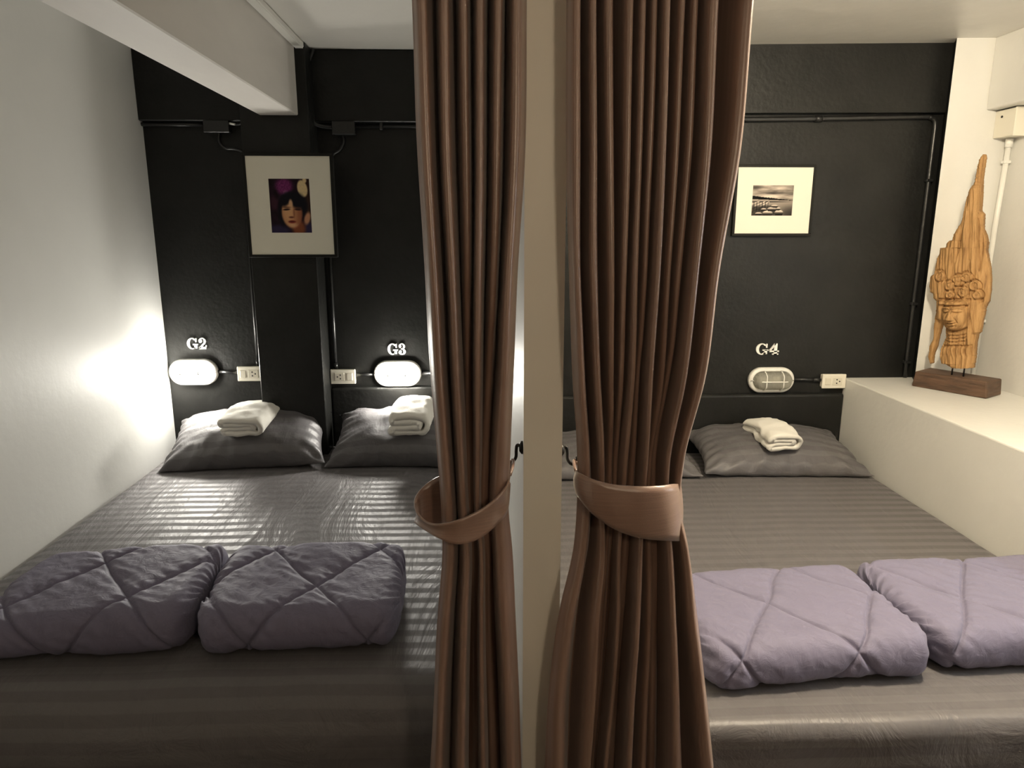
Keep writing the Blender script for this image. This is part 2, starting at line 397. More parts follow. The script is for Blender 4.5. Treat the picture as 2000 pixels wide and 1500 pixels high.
pillow('pillow', 1.375, 3.165, BR, 0.385, 0.225, 0.105, math.radians(9), math.radians(-2), 'plump grey satin pillow below lamp G4, nearest the white ledge', 9.0, roll=math.radians(1), limits=(0.99, 1.79, 3.335))
pillow('pillow', 0.585, 3.160, BR, 0.395, 0.215, 0.095, math.radians(8), math.radians(1), 'grey satin pillow mostly hidden behind the right curtain', 13.0, limits=(0.155, 0.985, 3.335))

# ------------------------------------------------------------------ folded towels
def towel(cx, cy, z, w, l, t, rz, label, seed, tiltx=0.0, droop=0.02, mirror=1):
    """four layers: two folds on one side, one wrap on the other; end of the fold faces -Y"""
    lay = [t * 1.02 * k + t / 2 for k in range(4)]
    path = []
    def line(x0, x1, zz, n=10):
        for i in range(n): path.append((x0 + (x1 - x0) * i / (n - 1), zz))
    def arc(xc, zc, r, a0, a1, n=12):
        for i in range(1, n): a = a0 + (a1 - a0) * i / n; path.append((xc + r * 0.9 * math.cos(a), zc + r * math.sin(a)))
    hw = w / 2
    line(-hw, hw - lay[1], lay[0]); arc(hw - lay[1], (lay[0] + lay[3]) / 2, (lay[3] - lay[0]) / 2, -math.pi / 2, math.pi / 2, 16)
    line(hw - lay[1], -hw, lay[3]); arc(-hw, (lay[2] + lay[3]) / 2, (lay[3] - lay[2]) / 2, math.pi / 2, 3 * math.pi / 2)
    line(-hw, hw - lay[1] - .012, lay[2]); arc(hw - lay[1] - .012, (lay[1] + lay[2]) / 2, (lay[2] - lay[1]) / 2, math.pi / 2, -math.pi / 2)
    line(hw - lay[1] - .012, -hw, lay[1]); arc(-hw, (lay[0] + lay[1]) / 2, (lay[1] - lay[0]) / 2, math.pi / 2, 3 * math.pi / 2)
    n = len(path); V2 = [Vector(p) for p in path]
    outr, innr = [], []
    for i in range(n):
        tg = (V2[(i + 1) % n] - V2[i - 1]); tg = tg.normalized() if tg.length > 1e-6 else Vector((1, 0)); nn = Vector((tg.y, -tg.x))
        outr.append(V2[i] + nn * t * 0.47); innr.append(V2[i] - nn * t * 0.47)
    NL = 22; verts, faces = [], []
    R = Matrix.Rotation(rz, 3, 'Z') @ Matrix.Rotation(tiltx, 3, 'X')
    for k in range(NL + 1):
        f = k / NL; y = (f - 0.5) * l
        e = max(0, (abs(f - 0.5) - 0.44) / 0.06); sc = 1 - 0.05 * e * e
        for ring in (outr, innr):
            for q in ring:
                p = Vector((q.x * sc * mirror, y + 0.010 * math.sin(q.y * 40 + seed) , q.y * (sc if f < .5 else 1 - .22 * max(0, (f - .55) / .45))))
                d = fbm(Vector((p.x * 14 + seed, y * 18, q.y * 20)), 3) * 0.008
                p.z += d - droop * (2 * f - 1) ** 2 * (1 if f > 0.5 else 0.6) - droop * 0.5 * (p.x / hw) ** 2; p.x += d
                p = R @ p; verts.append((p.x, p.y, p.z))
    W = 2 * n
    for k in range(NL):
        for i in range(n):
            j = (i + 1) % n; a, b = k * W + i, k * W + j
            faces.append((a, b, b + W, a + W)); a += n; b += n; faces.append((a, a + W, b + W, b))
    for k, fl in ((0, 0), (NL, 1)):
        for i in range(n):
            j = (i + 1) % n; a, b = k * W + i, k * W + j
            faces.append((a, a + n, b + n, b) if not fl else (a, b, b + n, a + n))
    me = bpy.data.meshes.new('towel'); me.from_pydata(verts, [], faces); me.update()
    b = bmesh.new(); b.from_mesh(me); bmesh.ops.recalc_face_normals(b, faces=b.faces[:]); b.to_mesh(me); b.free()
    o = obj('folded_towel', me, M['towel'], loc=(cx, cy, z), smooth=True)
    return tag(o, label, 'towel', 'folded white towels on pillows')
towel(-1.050, 3.150, 0.712, 0.175, 0.27, 0.0215, math.radians(-4), 'folded white towel on the pillow below lamp G2', 1.0, math.radians(9), 0.010)
towel(-0.315, 3.150, 0.712, 0.160, 0.27, 0.0235, math.radians(-3), 'folded white towel on the pillow below lamp G3', 4.0, math.radians(9), 0.008)
towel(1.345, 3.100, 0.628, 0.140, 0.28, 0.0190, math.radians(3), 'folded white towel on the pillow below lamp G4', 7.0, math.radians(6), 0.012)

# ------------------------------------------------------------------ folded quilts
def quilt(cx, cy, zb, L, Dp, H, rz, label, seed, off=(0, 0), slope=0.0, skew=0.0, taper=0.0):
    NX, NS = 190, 120; rr = H * 0.46
    hx, hy = L / 2, Dp / 2
    # closed cross-section in (y,z), start at front bottom, over the top to the back
    per = []
    def seg(p, q, n):
        for i in range(n): per.append((p[0] + (q[0] - p[0]) * i / n, p[1] + (q[1] - p[1]) * i / n))
    def arc(c, a0, a1, n, rx=rr, rz_=rr):
        for i in range(n): a = a0 + (a1 - a0) * i / n; per.append((c[0] + rx * math.cos(a), c[1] + rz_ * math.sin(a)))
    seg((hy - rr, 0), (-hy + rr, 0), 24)
    arc((-hy + rr, rr), -math.pi / 2, -math.pi, 14)
    seg((-hy, rr), (-hy, H - rr), 4)
    arc((-hy + rr, H - rr), math.pi, math.pi / 2, 24)
    seg((-hy + rr, H), (hy - rr, H), 84)
    arc((hy - rr, H - rr), math.pi / 2, 0, 14)
    seg((hy, H - rr), (hy, rr), 4)
    arc((hy - rr, rr), 0, -math.pi / 2, 14)
    n = len(per); s = [0]
    for i in range(1, n): s.append(s[-1] + math.hypot(per[i][0] - per[i - 1][0], per[i][1] - per[i - 1][1]))
    verts, faces = [], []; zc = H / 2
    def tri(x): x = x - math.floor(x); return min(x, 1 - x)
    NE = 8
    stations = []
    for k in range(NX + 1): stations.append((-1 + 2 * k / NX, 1.0))
    ring_list = []
    re = 0.045
    for k in range(NE): # rounded left end
        a = math.pi / 2 * k / NE; ring_list.append((-hx + re - re * math.cos(a), 1 - (re / zc) * 0.75 * (1 - math.sin(a))))
    for k in range(NX + 1): ring_list.append((-hx + re + (L - 2 * re) * k / NX, 1.0))
    for k in range(NE - 1, -1, -1):
        a = math.pi / 2 * k / NE; ring_list.append((hx - re + re * math.cos(a), 1 - (re / zc) * 0.75 * (1 - math.sin(a))))
    Rz = Matrix.Rotation(rz, 3, 'Z')
    for (x, sc) in ring_list:
        u = x / hx
        for i in range(n):
            y, z = per[i]; yn = y; zn = z
            # normals of the cross-section
            a = per[(i + 1) % n]; b = per[i - 1]; ty, tz = a[0] - b[0], a[1] - b[1]; ln = math.hypot(ty, tz) or 1
            ny, nz = -tz / ln, ty / ln
            if ny * y + nz * (z - zc) < 0: ny, nz = -ny, -nz
            g1 = tri((x + off[0]) / 0.30 + (s[i] + off[1]) / 0.42) * 0.24; g2 = tri((x + off[0]) / 0.30 - (s[i] + off[1]) / 0.42) * 0.24
            gd = min(g1, g2)
            disp = 0.008 * (1 - math.exp(-(gd / 0.016) ** 1.1)) - 0.006 * math.exp(-(gd / 0.0045) ** 2)
            disp += 0.007 * fbm(Vector((x * 4 + seed, y * 4, z * 4)), 2)
            pu = math.exp(-gd / 0.025); disp += 0.0028 * pu * math.sin((x * 0.7 + s[i]) * 140 + 4 * fbm(Vector((x * 8, s[i] * 8, seed)), 2)) * (gd / 0.02 if gd < 0.02 else 1)
            disp += 0.003 * fbm(Vector((x * 16 + s[i] * 7, s[i] * 9 - x * 5, seed)), 3)
            # pinched hem at the ends: layers of the fold
            e = max(0, (abs(u) - 0.90) / 0.10)
            disp -= e * 0.006 * (0.5 + 0.5 * math.sin(z / H * 2 * math.pi * 3))
            disp += e * 0.006 * math.sin(s[i] * 160 + seed)
            if z < 0.02 and abs(nz) > 0.8: disp *= 0.1
            yy = (y + ny * disp) * (0.25 + 0.75 * sc if sc < 1 else 1); zz = zc + (z - zc) * sc + nz * disp
            zz = max(0.0, zz); zz *= 1 + slope * u - taper * max(0, -y / hy)
            xx = x + skew * (y / hy) + 0.012 * fbm(Vector((y * 6, z * 6, seed + x)), 2)
            p = Rz @ Vector((xx, yy, zz)); verts.append((p.x, p.y, p.z))
    for k in range(len(ring_list) - 1):
        for i in range(n):
            j = (i + 1) % n; faces.append((k * n + i, (k + 1) * n + i, (k + 1) * n + j, k * n + j))
    faces.append(tuple(range(n))); b0 = (len(ring_list) - 1) * n; faces.append(tuple(range(b0 + n - 1, b0 - 1, -1)))
    me = bpy.data.meshes.new('quilt'); me.from_pydata(verts, [], faces); me.update()
    b = bmesh.new(); b.from_mesh(me); bmesh.ops.triangulate(b, faces=[f for f in b.faces if len(f.verts) > 4]); bmesh.ops.recalc_face_normals(b, faces=b.faces[:]); b.to_mesh(me); b.free()
    o = obj('folded_quilt', me, M['quilt'], loc=(cx, cy, zb), smooth=True)
    return tag(o, label, 'quilt', 'folded purple grey quilts')
quilt(-1.020, 1.80, BL + .007, 0.53, 0.42, 0.110, math.radians(3), 'folded dark purple quilt on the left bed nearest the left wall', 2.0, (0.05, 0.1), slope=0.05)
quilt(-0.480, 1.80, BL + .007, 0.51, 0.42, 0.112, math.radians(2), 'folded dark purple quilt on the left bed nearest the curtain', 6.0, (0.12, 0.05))
quilt(0.805, 1.695, BR + .006, 0.59, 0.42, 0.115, math.radians(4), 'folded purple grey quilt on the right bed nearest the curtain', 11.0, (0.06, 0.20))
quilt(1.440, 1.745, BR + .006, 0.645, 0.42, 0.112, math.radians(2), 'folded purple grey quilt on the right bed against the white ledge', 15.0, (0.14, 0.24))

# ------------------------------------------------------------------ curtains
LROWS = [0, 300, 540, 720, 870, 1000, 1060, 1200, 1350, 1500]
LRID = np.array([
 [826, 870, 906, 938, 972, 1006], [837, 875, 911, 937, 968, 1003], [851, 886, 913, 934, 964, 990], [860, 894, 914, 933, 955, 982],
 [870, 901, 917, 933, 948, 974], [878, 908, 922, 933, 945, 970], [880, 912, 927, 939, 950, 974], [871, 908, 928, 940, 953, 981],
 [862, 904, 926, 941, 957, 990], [856, 902, 925, 944, 962, 996]], float)
LEDGE = np.array([[808, 1026], [819, 1023], [834, 1008], [844, 1001], [855, 995], [864, 992], [866, 998], [857, 1005], [850, 1012], [842, 1017]], float)
LW = np.array([[1, 1, 1, 1, 1, 1], [1, 1, .8, 1, .9, 1], [1, 1, .55, 1, .7, 1], [1, 1, .3, .9, .4, 1], [1, 1, .15, .8, .2, 1], [1, 1, .15, .8, .2, 1],
               [1, 1, .15, .8, .15, 1], [1, 1, .1, .9, .1, 1], [1, 1, .1, .9, .15, 1], [1, 1, .1, .9, .2, 1]])
RROWS = [0, 300, 540, 720, 900, 1000, 1060, 1200, 1350, 1500]
RRID = np.array([
 [1121, 1152, 1180, 1222, 1245, 1267, 1288, 1320, 1344, 1373, 1444], [1121, 1153, 1183, 1216, 1239, 1259, 1280, 1307, 1332, 1360, 1418],
 [1121, 1153, 1187, 1211, 1231, 1251, 1270, 1294, 1315, 1338, 1378], [1129, 1160, 1188, 1208, 1227, 1243, 1258, 1285, 1303, 1320, 1357],
 [1142, 1171, 1192, 1204, 1216, 1236, 1253, 1270, 1281, 1293, 1319], [1142, 1172, 1190, 1200, 1210, 1230, 1247, 1264, 1278, 1294, 1316],
 [1135, 1174, 1188, 1196, 1204, 1226, 1243, 1265, 1280, 1298, 1329], [1105, 1161, 1178, 1190, 1199, 1218, 1234, 1263, 1282, 1301, 1340],
 [1086, 1153, 1170, 1180, 1189, 1208, 1223, 1255, 1280, 1304, 1356], [1085, 1142, 1156, 1166, 1174, 1198, 1216, 1249, 1278, 1306, 1372]], float)
REDGE = np.array([[1106, 1464], [1106, 1439], [1111, 1396], [1116, 1374], [1128, 1332], [1126, 1326], [1121, 1338], [1090, 1356], [1071, 1373], [1064, 1388]], float)
RW = np.array([[1] * 11, [1] * 11, [1, 1, .9, .9, 1, .8, 1, .9, .8, 1, 1], [1, 1, .8, .7, 1, .5, 1, .8, .5, 1, 1], [1, 1, .4, .3, .9, .4, 1, .4, .2, 1, 1],
               [1, 1, .4, .3, .9, .3, 1, .4, .2, 1, 1], [1, 1, .3, .2, .9, .2, 1, .5, .1, 1, 1], [1, 1, .2, .1, .9, .1, 1, .6, .1, 1, 1], [1, 1, .2, .1, .9, .1, 1, .6, .2, 1, 1], [1, 1, .2, .1, .9, .1, 1, .6, .2, 1, 1]])
CY = 1.20
def smooth_interp(rows, vals, q):
    """monotone-ish cubic through rows"""
    rows = np.array(rows, float); d = np.gradient(vals, rows)
    i = int(np.clip(np.searchsorted(rows, q) - 1, 0, len(rows) - 2)); h = rows[i + 1] - rows[i]; t = (q - rows[i]) / h
    if t <= 0 and i == 0: return vals[0]
    if t >= 1 and i == len(rows) - 2: return vals[-1]
    return (2 * t**3 - 3 * t**2 + 1) * vals[i] + (t**3 - 2 * t**2 + t) * h * d[i] + (-2 * t**3 + 3 * t**2) * vals[i + 1] + (t**3 - t**2) * h * d[i + 1]
def z_of_row(y): return at_y(1000, y, CY).z
def fold_c(t, falling):
    if not falling: return 1 - fold_c(1 - t, True)
    q = min(1, max(0, (t - 0.12) / 0.88)); return q * q * (3 - 2 * q) * (0.6 + 0.4 * t)+ 0.0 if t < 1 else 1.0
def curtain(rows, rid, edge, wts, label, seed, ztop):
    nr = rid.shape[1]; zs = []
    ys = list(np.linspace(0, 1500, 84)); zlist = [(z_of_row(y), y) for y in ys]
    ztop_row = zlist[0][0]; zbot_row = zlist[-1][0]
    full = [(ztop + (ztop_row - ztop) * k / 10, 0) for k in range(10)] + zlist + [(zbot_row + (0.03 - zbot_row) * k / 12, 1500) for k in range(1, 13)]
    S = 9; verts, faces = [], []
    for (z, y) in full:
        r = np.array([smooth_interp(rows, rid[:, i], y) for i in range(nr)]); e = [smooth_interp(rows, edge[:, i], y) for i in range(2)]
        wgt = np.array([np.interp(y, rows, wts[:, i]) for i in range(nr)]); wgt = np.where(wgt > .6, wgt, (wgt - .6) * 2.8 + .6)
        if nr == 11: wgt[6] *= 1.25; wgt[9] *= 1.3; wgt[10] *= 1.15
        # control sequence: edge, ridge, valley, ridge ... edge
        seq = [(e[0], 0.35)]
        for i in range(nr):
            seq.append((r[i], wgt[i]))
            if i < nr - 1:
                gap = r[i + 1] - r[i]
                seq.append(((r[i] + r[i + 1]) / 2, -1.0 * min(1, 0.35 + gap / 40)))
        seq.append((e[1], 0.2))
        tight = math.exp(-((y - 1000) / 190) ** 2)
        amp = 0.043 * (1 - 0.45 * tight)
        xw = lambda px: at_y(px, min(max(y, 0), 1500), CY).x
        for a, b in zip(seq, seq[1:]):
            for k in range(S):
                t = k / S; c = fold_c(t, a[1] >= b[1])
                # x moves fast on the flanks, slow at the crests, so that folds are rounded
                tx = t
                x = xw(a[0] + (b[0] - a[0]) * tx); dd = a[1] + (b[1] - a[1]) * c
                verts.append((x + 0.0012 * noise.noise(Vector((x * 30, z * 4, seed))), CY - amp * dd + 0.003 * noise.noise(Vector((x * 12, z * 3, seed))), z))
        verts.append((xw(seq[-1][0]), CY - amp * seq[-1][1], z))
    W = (len(seq) - 1) * S + 1
    for i in range(len(full) - 1):
        for k in range(W - 1): a = i * W + k; faces.append((a, a + W, a + W + 1, a + 1))
    me = bpy.data.meshes.new('curtain'); me.from_pydata(verts, [], faces); me.update()
    o = obj('curtain', me, M['curtain'], smooth=True); recenter(o)
    md = o.modifiers.new('thickness', 'SOLIDIFY'); md.thickness = 0.0022; md.offset = 1
    return tag(o, label, 'curtain', 'brown satin curtains')
curtain(LROWS, LRID, LEDGE, LW, 'narrow brown satin curtain tied back left of the cream post', 1.0, 2.305)
curtain(RROWS, RRID, REDGE, RW, 'wide brown satin curtain with pale sheen tied back right of the cream post', 5.0, 2.335)
for xa, xb, zt, lb in ((XL, 0.07, 2.342, 'white curtain track on the ceiling above the left bed opening'), (0.15, XR - .14, 2.378, 'white curtain track on the ceiling above the right bed opening')):
    bm = box(xa + .01, xb, CY - .016, CY + .016, zt - .036, zt - .001, .003, 1); bm_box(bm, xa + .01, xb, CY - .006, CY + .006, zt - .040, zt - .030)
    tag(recenter(obj('curtain_track', bm, M['whitep'])), lb, 'curtain track')

# tiebacks: ribbons with their own path round the curtain
def ribbon(name, st, label, closed=False, th=0.004, loop=None):
    """st: stations (px, ytop, ybot, Y)"""
    P = []
    for px, yt, yb, Y in st:
        a = at_y(px, yt, Y); b = at_y(px, yb, Y); x = (a.x + b.x) / 2
        P.append((Vector((a.x, Y, a.z)), Vector((b.x, Y, b.z))))
    tops = smooth_path([p[0] for p in P], 7); bots = smooth_path([p[1] for p in P], 7)
    verts, faces = [], []; NV = 8
    for i, (a, b) in enumerate(zip(tops, bots)):
        tg = (tops[min(i + 1, len(tops) - 1)] - tops[max(i - 1, 0)]).normalized(); nn = tg.cross(Vector((0, 0, 1))).normalized()
        for k in range(NV + 1):
            t = k / NV; p = a.lerp(b, t) + nn * 0.004 * math.sin(math.pi * t); verts.append(p[:])
    W = NV + 1
    for i in range(len(tops) - 1):
        for k in range(NV): a = i * W + k; faces.append((a, a + W, a + W + 1, a + 1))
    me = bpy.data.meshes.new(name); me.from_pydata([tuple(v) for v in verts], [], faces); me.update()
    c = sum((Vector(v) for v in verts), Vector()) / len(verts); c.z = min(v[2] for v in verts)
    t = thing(name, c, label, 'tieback', 'curtain tiebacks')
    me.transform(Matrix.Translation(-c))
    o = obj('band', me, M['tieback'], t, smooth=True)
    md = o.modifiers.new('thickness', 'SOLIDIFY'); md.thickness = th; md.offset = 0
    if loop:
        bm = bmesh.new(); bm_tube(bm, smooth_path([at_y(*q) - c for q in loop], 6), 0.0032, 8)
        obj('loop', bm, M['tieback'], t)
    return t
ribbon('curtain_tieback', [(996, 925, 945, 1.215), (990, 948, 998, 1.175), (970, 972, 1024, 1.150), (945, 992, 1046, 1.135), (915, 1008, 1060, 1.125), (885, 1019, 1062, 1.122), (855, 1024, 1050, 1.130), (832, 1019, 1037, 1.160),
                           (814, 999, 1024, 1.195), (811, 975, 1022, 1.228), (824, 954, 1030, 1.250), (850, 934, 1028, 1.262), (890, 920, 1005, 1.266), (940, 908, 965, 1.262), (985, 903, 940, 1.256), (997, 905, 925, 1.252)],
       'slack brown satin band looped round the left curtain', loop=[(996, 928, 1.215), (1001, 912, 1.235), (1003, 901, 1.262), (1000, 899, 1.270), (997, 908, 1.262), (994, 922, 1.250)])
ribbon('curtain_tieback', [(1128, 918, 955, 1.240), (1126, 920, 962, 1.200), (1132, 924, 972, 1.165), (1155, 935, 1000, 1.142), (1190, 945, 1027, 1.132), (1228, 949, 1044, 1.130), (1262, 950, 1052, 1.130), (1296, 948, 1055, 1.138), (1316, 945, 1056, 1.155),
                           (1326, 946, 1056, 1.180), (1328, 946, 1054, 1.210), (1322, 940, 1044, 1.240), (1290, 932, 1025, 1.262), (1230, 922, 1000, 1.268), (1165, 912, 960, 1.265), (1140, 908, 935, 1.262)],
       'taut brown satin band wrapped round the right curtain', loop=[(1128, 930, 1.235), (1123, 915, 1.245), (1121, 903, 1.268), (1123, 899, 1.275), (1128, 906, 1.270), (1136, 918, 1.264)])

# hooks on the flanks of the post
def hook(sx, xf, zc, label):
    t = thing('tieback_hook', (xf, 1.275, zc - 0.03), label, 'hook', 'tieback hooks'); o = Vector((xf, 1.275, zc - 0.03))
    def L(p): return Vector((p[0] * sx, p[1], p[2] + 0.03))
    bm = bmesh.new(); bm_tube(bm, [L((0, 0, 0)), L((0.003, 0, 0)), L((0.0055, 0, 0)), L((0.007, 0, 0))], [0.0125, 0.0125, 0.009, 0.007], 16); obj('wall_plate', bm, M['iron'], t)
    bm = bmesh.new(); bm_tube(bm, smooth_path([L((0.005, 0, 0.004)), L((0.011, 0, 0.004)), L((0.0125, 0, -0.006)), L((0.0130, 0, -0.018)), L((0.018, 0, -0.027)), L((0.025, 0, -0.030)), L((0.031, 0, -0.026)), L((0.033, 0, -0.018))], 5), 0.0032, 10); obj('hook_arm', bm, M['iron'], t)
    bm = bmesh.new(); bmesh.ops.create_uvsphere(bm, u_segments=12, v_segments=8, radius=0.0046, matrix=Matrix.Translation(L((0.033, 0, -0.016)))); obj('finial', bm, M['iron'], t, smooth=True)
hook(-1, P0, at_y(1018, 874, 1.275).z, 'black iron tieback hook on the left flank of the cream post')
hook(1, P1, at_y(1101, 878, 1.275).z, 'black iron tieback hook on the right flank of the cream post')

# ------------------------------------------------------------------ bulkhead lamps
def stadium(hw, hh, n=20):
    pts = []; s = hw - hh
    for i in range(n + 1): a = -math.pi / 2 + math.pi * i / n; pts.append((s + hh * math.cos(a), hh * math.sin(a)))
    for i in range(n + 1): a = math.pi / 2 + math.pi * i / n; pts.append((-s + hh * math.cos(a), hh * math.sin(a)))
    return pts
def stad_shell(bm, prof, hw, hh, closed_tip=False):
    rings = []
    for inset, d in prof: rings.append([bm.verts.new((u, -d, v)) for u, v in stadium(hw - inset, hh - inset)])
    n = len(rings[0])
    for a, b in zip(rings, rings[1:]):
        for i in range(n): bm.faces.new((a[i], a[(i + 1) % n], b[(i + 1) % n], b[i])).smooth = True
    if closed_tip: bm.faces.new(rings[-1])
    bmesh.ops.recalc_face_normals(bm, faces=bm.faces[:]); return bm
def lamp(x, y, z, lit, label, bulb_side):
    t = thing('bulkhead_lamp', (x, y, z), label, 'wall lamp', 'oval bulkhead lamps')
    HW, HH = 0.114, 0.063
    obj('body', stad_shell(bmesh.new(), [(0.004, 0), (0.0, 0.006), (0.0, 0.024), (0.003, 0.030), (0.012, 0.034), (0.016, 0.034), (0.019, 0.030), (0.019, 0.004)], HW, HH), M['whitep'], t)
    obj('back_tray', stad_shell(bmesh.new(), [(0.003, 0.001), (0.018, 0.004)], HW, HH, True), M['reflector'], t)
    g = [(0.019, 0.026), (0.019, 0.040)] + [(0.019 + 0.030 * (1 - math.cos(a) ** .7), 0.040 + 0.030 * math.sin(a)) for a in [math.pi / 2 * i / 9 for i in range(1, 10)]]
    obj('glass_dome', stad_shell(bmesh.new(), g, HW, HH, True), M['lit'] if lit else M['glass'], t)
    cg = bmesh.new()
    def arcbar(p0, p1, h, r=0.0032):
        pts = [];
        for i in range(17):
            a = i / 16; p = Vector(p0).lerp(Vector(p1), a); p.y = -0.031 - h * min(1, math.sin(math.pi * a) * 1.6) ** 0.8; pts.append(p)
        bm_tube(cg, pts, r, 8)
    arcbar((-HW + .014, 0, 0.0), (HW - .014, 0, 0.0), 0.042); cage = obj('guard_bar', cg, M['whitep'], t)
    for sx in (-0.042, 0.042):
        cg = bmesh.new(); arcbar((sx, 0, -HH + .014), (sx, 0, HH - .014), 0.042); obj('guard_bar', cg, M['whitep'], t)
    for sx in (-1, 1):
        bm = bmesh.new(); bm_tube(bm, [(sx * (HW - .009), -0.030, 0), (sx * (HW - .009), -0.0365, 0)], 0.0032, 10); obj('screw', bm, M['reflector'], t)
    if not lit:
        bm = bmesh.new(); bmesh.ops.create_uvsphere(bm, u_segments=18, v_segments=12, radius=0.02, matrix=Matrix.Translation((0.018 * bulb_side, -0.036, 0)) @ Matrix.Diagonal((1.35, 1, 1, 1)))
        obj('bulb', bm, M['bulb'], t, smooth=True)
        bm = bmesh.new(); bm_tube(bm, [(-0.062 * bulb_side, -0.03, 0), (-0.006 * bulb_side, -0.034, 0)], 0.014, 14); obj('socket', bm, M['whitep'], t)
    return t
LZ = {2: (-1.385, 0.908), 3: (-0.415, 0.893), 4: (1.425, 0.845)}
lamp(LZ[2][0], D, LZ[2][1], True, 'lit oval bulkhead lamp under the white letters G2', -1)
lamp(LZ[3][0], D, LZ[3][1], True, 'lit oval bulkhead lamp under the white letters G3', 1)
lamp(LZ[4][0], D, LZ[4][1], False, 'unlit oval bulkhead lamp with white guard under the letters G4', 1)

# out-of-frame lamps: ceiling globe, then a wall globe and tube added for fill light
def ceiling_lamp(pos, power, col, label, rad=0.075):
    x, y, z = pos; t = thing('ceiling_lamp', pos, label, 'ceiling lamp')
    bm = bmesh.new(); bm_tube(bm, [(0, 0, 0.0), (0, 0, -0.018)], rad * .8, 32); obj('base_plate', bm, M['whitep'], t)
    bm = bmesh.new(); bmesh.ops.create_uvsphere(bm, u_segments=32, v_segments=20, radius=rad, matrix=Matrix.Translation((0, 0, -0.018 - rad * .92)))
    obj('globe', bm, emit('warm_globe_%d' % int(x * 100), col, power), t, smooth=True)
ceiling_lamp(COMPARTMENT_POS, COMPARTMENT_LAMP, COMPARTMENT_COL, 'round warm globe lamp on the ceiling at the foot of the right bed')
t = thing('added_wall_globe', CORRIDOR_POS, 'added unseen warm globe lamp on the dark corridor wall facing the beds', 'wall lamp')  # unseen globe, added to brighten the post and curtain fronts
bm = bmesh.new(); bm_tube(bm, [(0, 0, 0), (0, 0.02, 0)], 0.055, 28); obj('wall_plate', bm, M['whitep'], t)
bm = bmesh.new(); bmesh.ops.create_uvsphere(bm, u_segments=32, v_segments=20, radius=0.075, matrix=Matrix.Translation((0, 0.088, 0)))
obj('globe', bm, emit('added_warm_globe', CORRIDOR_COL, CORRIDOR_FILL), t, smooth=True)
t = thing('added_tube_lamp', (XR, 1.05, 1.38), 'added unseen cool white tube lamp on the right wall at the end of the ledge', 'wall lamp')  # unseen tube, added to put cool highlights on the curtain folds
obj('batten', box(-0.03, 0, -0.32, 0.32, -0.025, 0.025, .004, 1), M['whitep'], t)
bm = bmesh.new(); bm_tube(bm, [(-0.045, -0.29, 0), (-0.045, 0.29, 0)], 0.014, 14); obj('tube', bm, emit('added_cool_tube', COOL_COL, COOL_FILL * 10), t)
for sy in (-1, 1): obj('end_cap', box(-0.062, -0.028, sy * .30 - .012, sy * .30 + .012, -0.018, 0.018, .003, 1), M['whitep'], t)

# ------------------------------------------------------------------ raised letters
def ringarc(cx, cy, rx, ry, ix, iy, a0, a1, n=22, sh=0.0):
    A = [math.radians(a0 + (a1 - a0) * i / n) for i in range(n + 1)]
    quads = []
    for a, b in zip(A, A[1:]):
        quads.append([(cx + ix * math.cos(a) + sh, cy + iy * math.sin(a)), (cx + rx * math.cos(a), cy + ry * math.sin(a)), (cx + rx * math.cos(b), cy + ry * math.sin(b)), (cx + ix * math.cos(b) + sh, cy + iy * math.sin(b))])
    return quads
def disc(cx, cy, r, n=16): return [[(cx + r * math.cos(2 * math.pi * i / n), cy + r * math.sin(2 * math.pi * i / n)) for i in range(n)]]
GLYPH = {
 'G': ringarc(0.48, 0.5, 0.48, 0.5, 0.25, 0.42, 42, 318) + [[(0.80, 0.62), (0.90, 0.62), (0.90, 0.97), (0.82, 0.97), (0.76, 0.80)], [(0.68, 0.06), (0.90, 0.06), (0.90, 0.44), (0.68, 0.44)], [(0.54, 0.36), (1.0, 0.36), (1.0, 0.46), (0.54, 0.46)], [(0.6, 0.02), (0.82, 0.10), (0.72, 0.22), (0.58, 0.12)]],
 '2': ringarc(0.36, 0.71, 0.36, 0.29, 0.16, 0.22, -50, 170) + disc(0.17, 0.70, 0.15) + [[(0.0, 0.0), (0.20, 0.10), (0.60, 0.48), (0.58, 0.62), (0.42, 0.50), (0.0, 0.12)], [(0.0, 0.0), (0.72, 0.0), (0.72, 0.20), (0.0, 0.18)], [(0.62, 0.16), (0.72, 0.16), (0.76, 0.34), (0.66, 0.34)]],
 '3': ringarc(0.33, 0.74, 0.33, 0.26, 0.13, 0.19, -80, 165) + ringarc(0.34, 0.27, 0.38, 0.27, 0.15, 0.20, -165, 85) + disc(0.15, 0.74, 0.13) + disc(0.15, 0.25, 0.14) + [[(0.24, 0.47), (0.44, 0.45), (0.44, 0.56), (0.24, 0.55)]],
 '4': [[(0.40, 0.0), (0.64, 0.0), (0.64, 1.0), (0.40, 1.0)], [(0.0, 0.24), (0.80, 0.24), (0.80, 0.36), (0.0, 0.36)], [(0.0, 0.26), (0.14, 0.34), (0.50, 0.90), (0.52, 1.0), (0.42, 1.0), (0.0, 0.36)], [(0.28, 0.0), (0.76, 0.0), (0.76, 0.10), (0.28, 0.10)]],
}
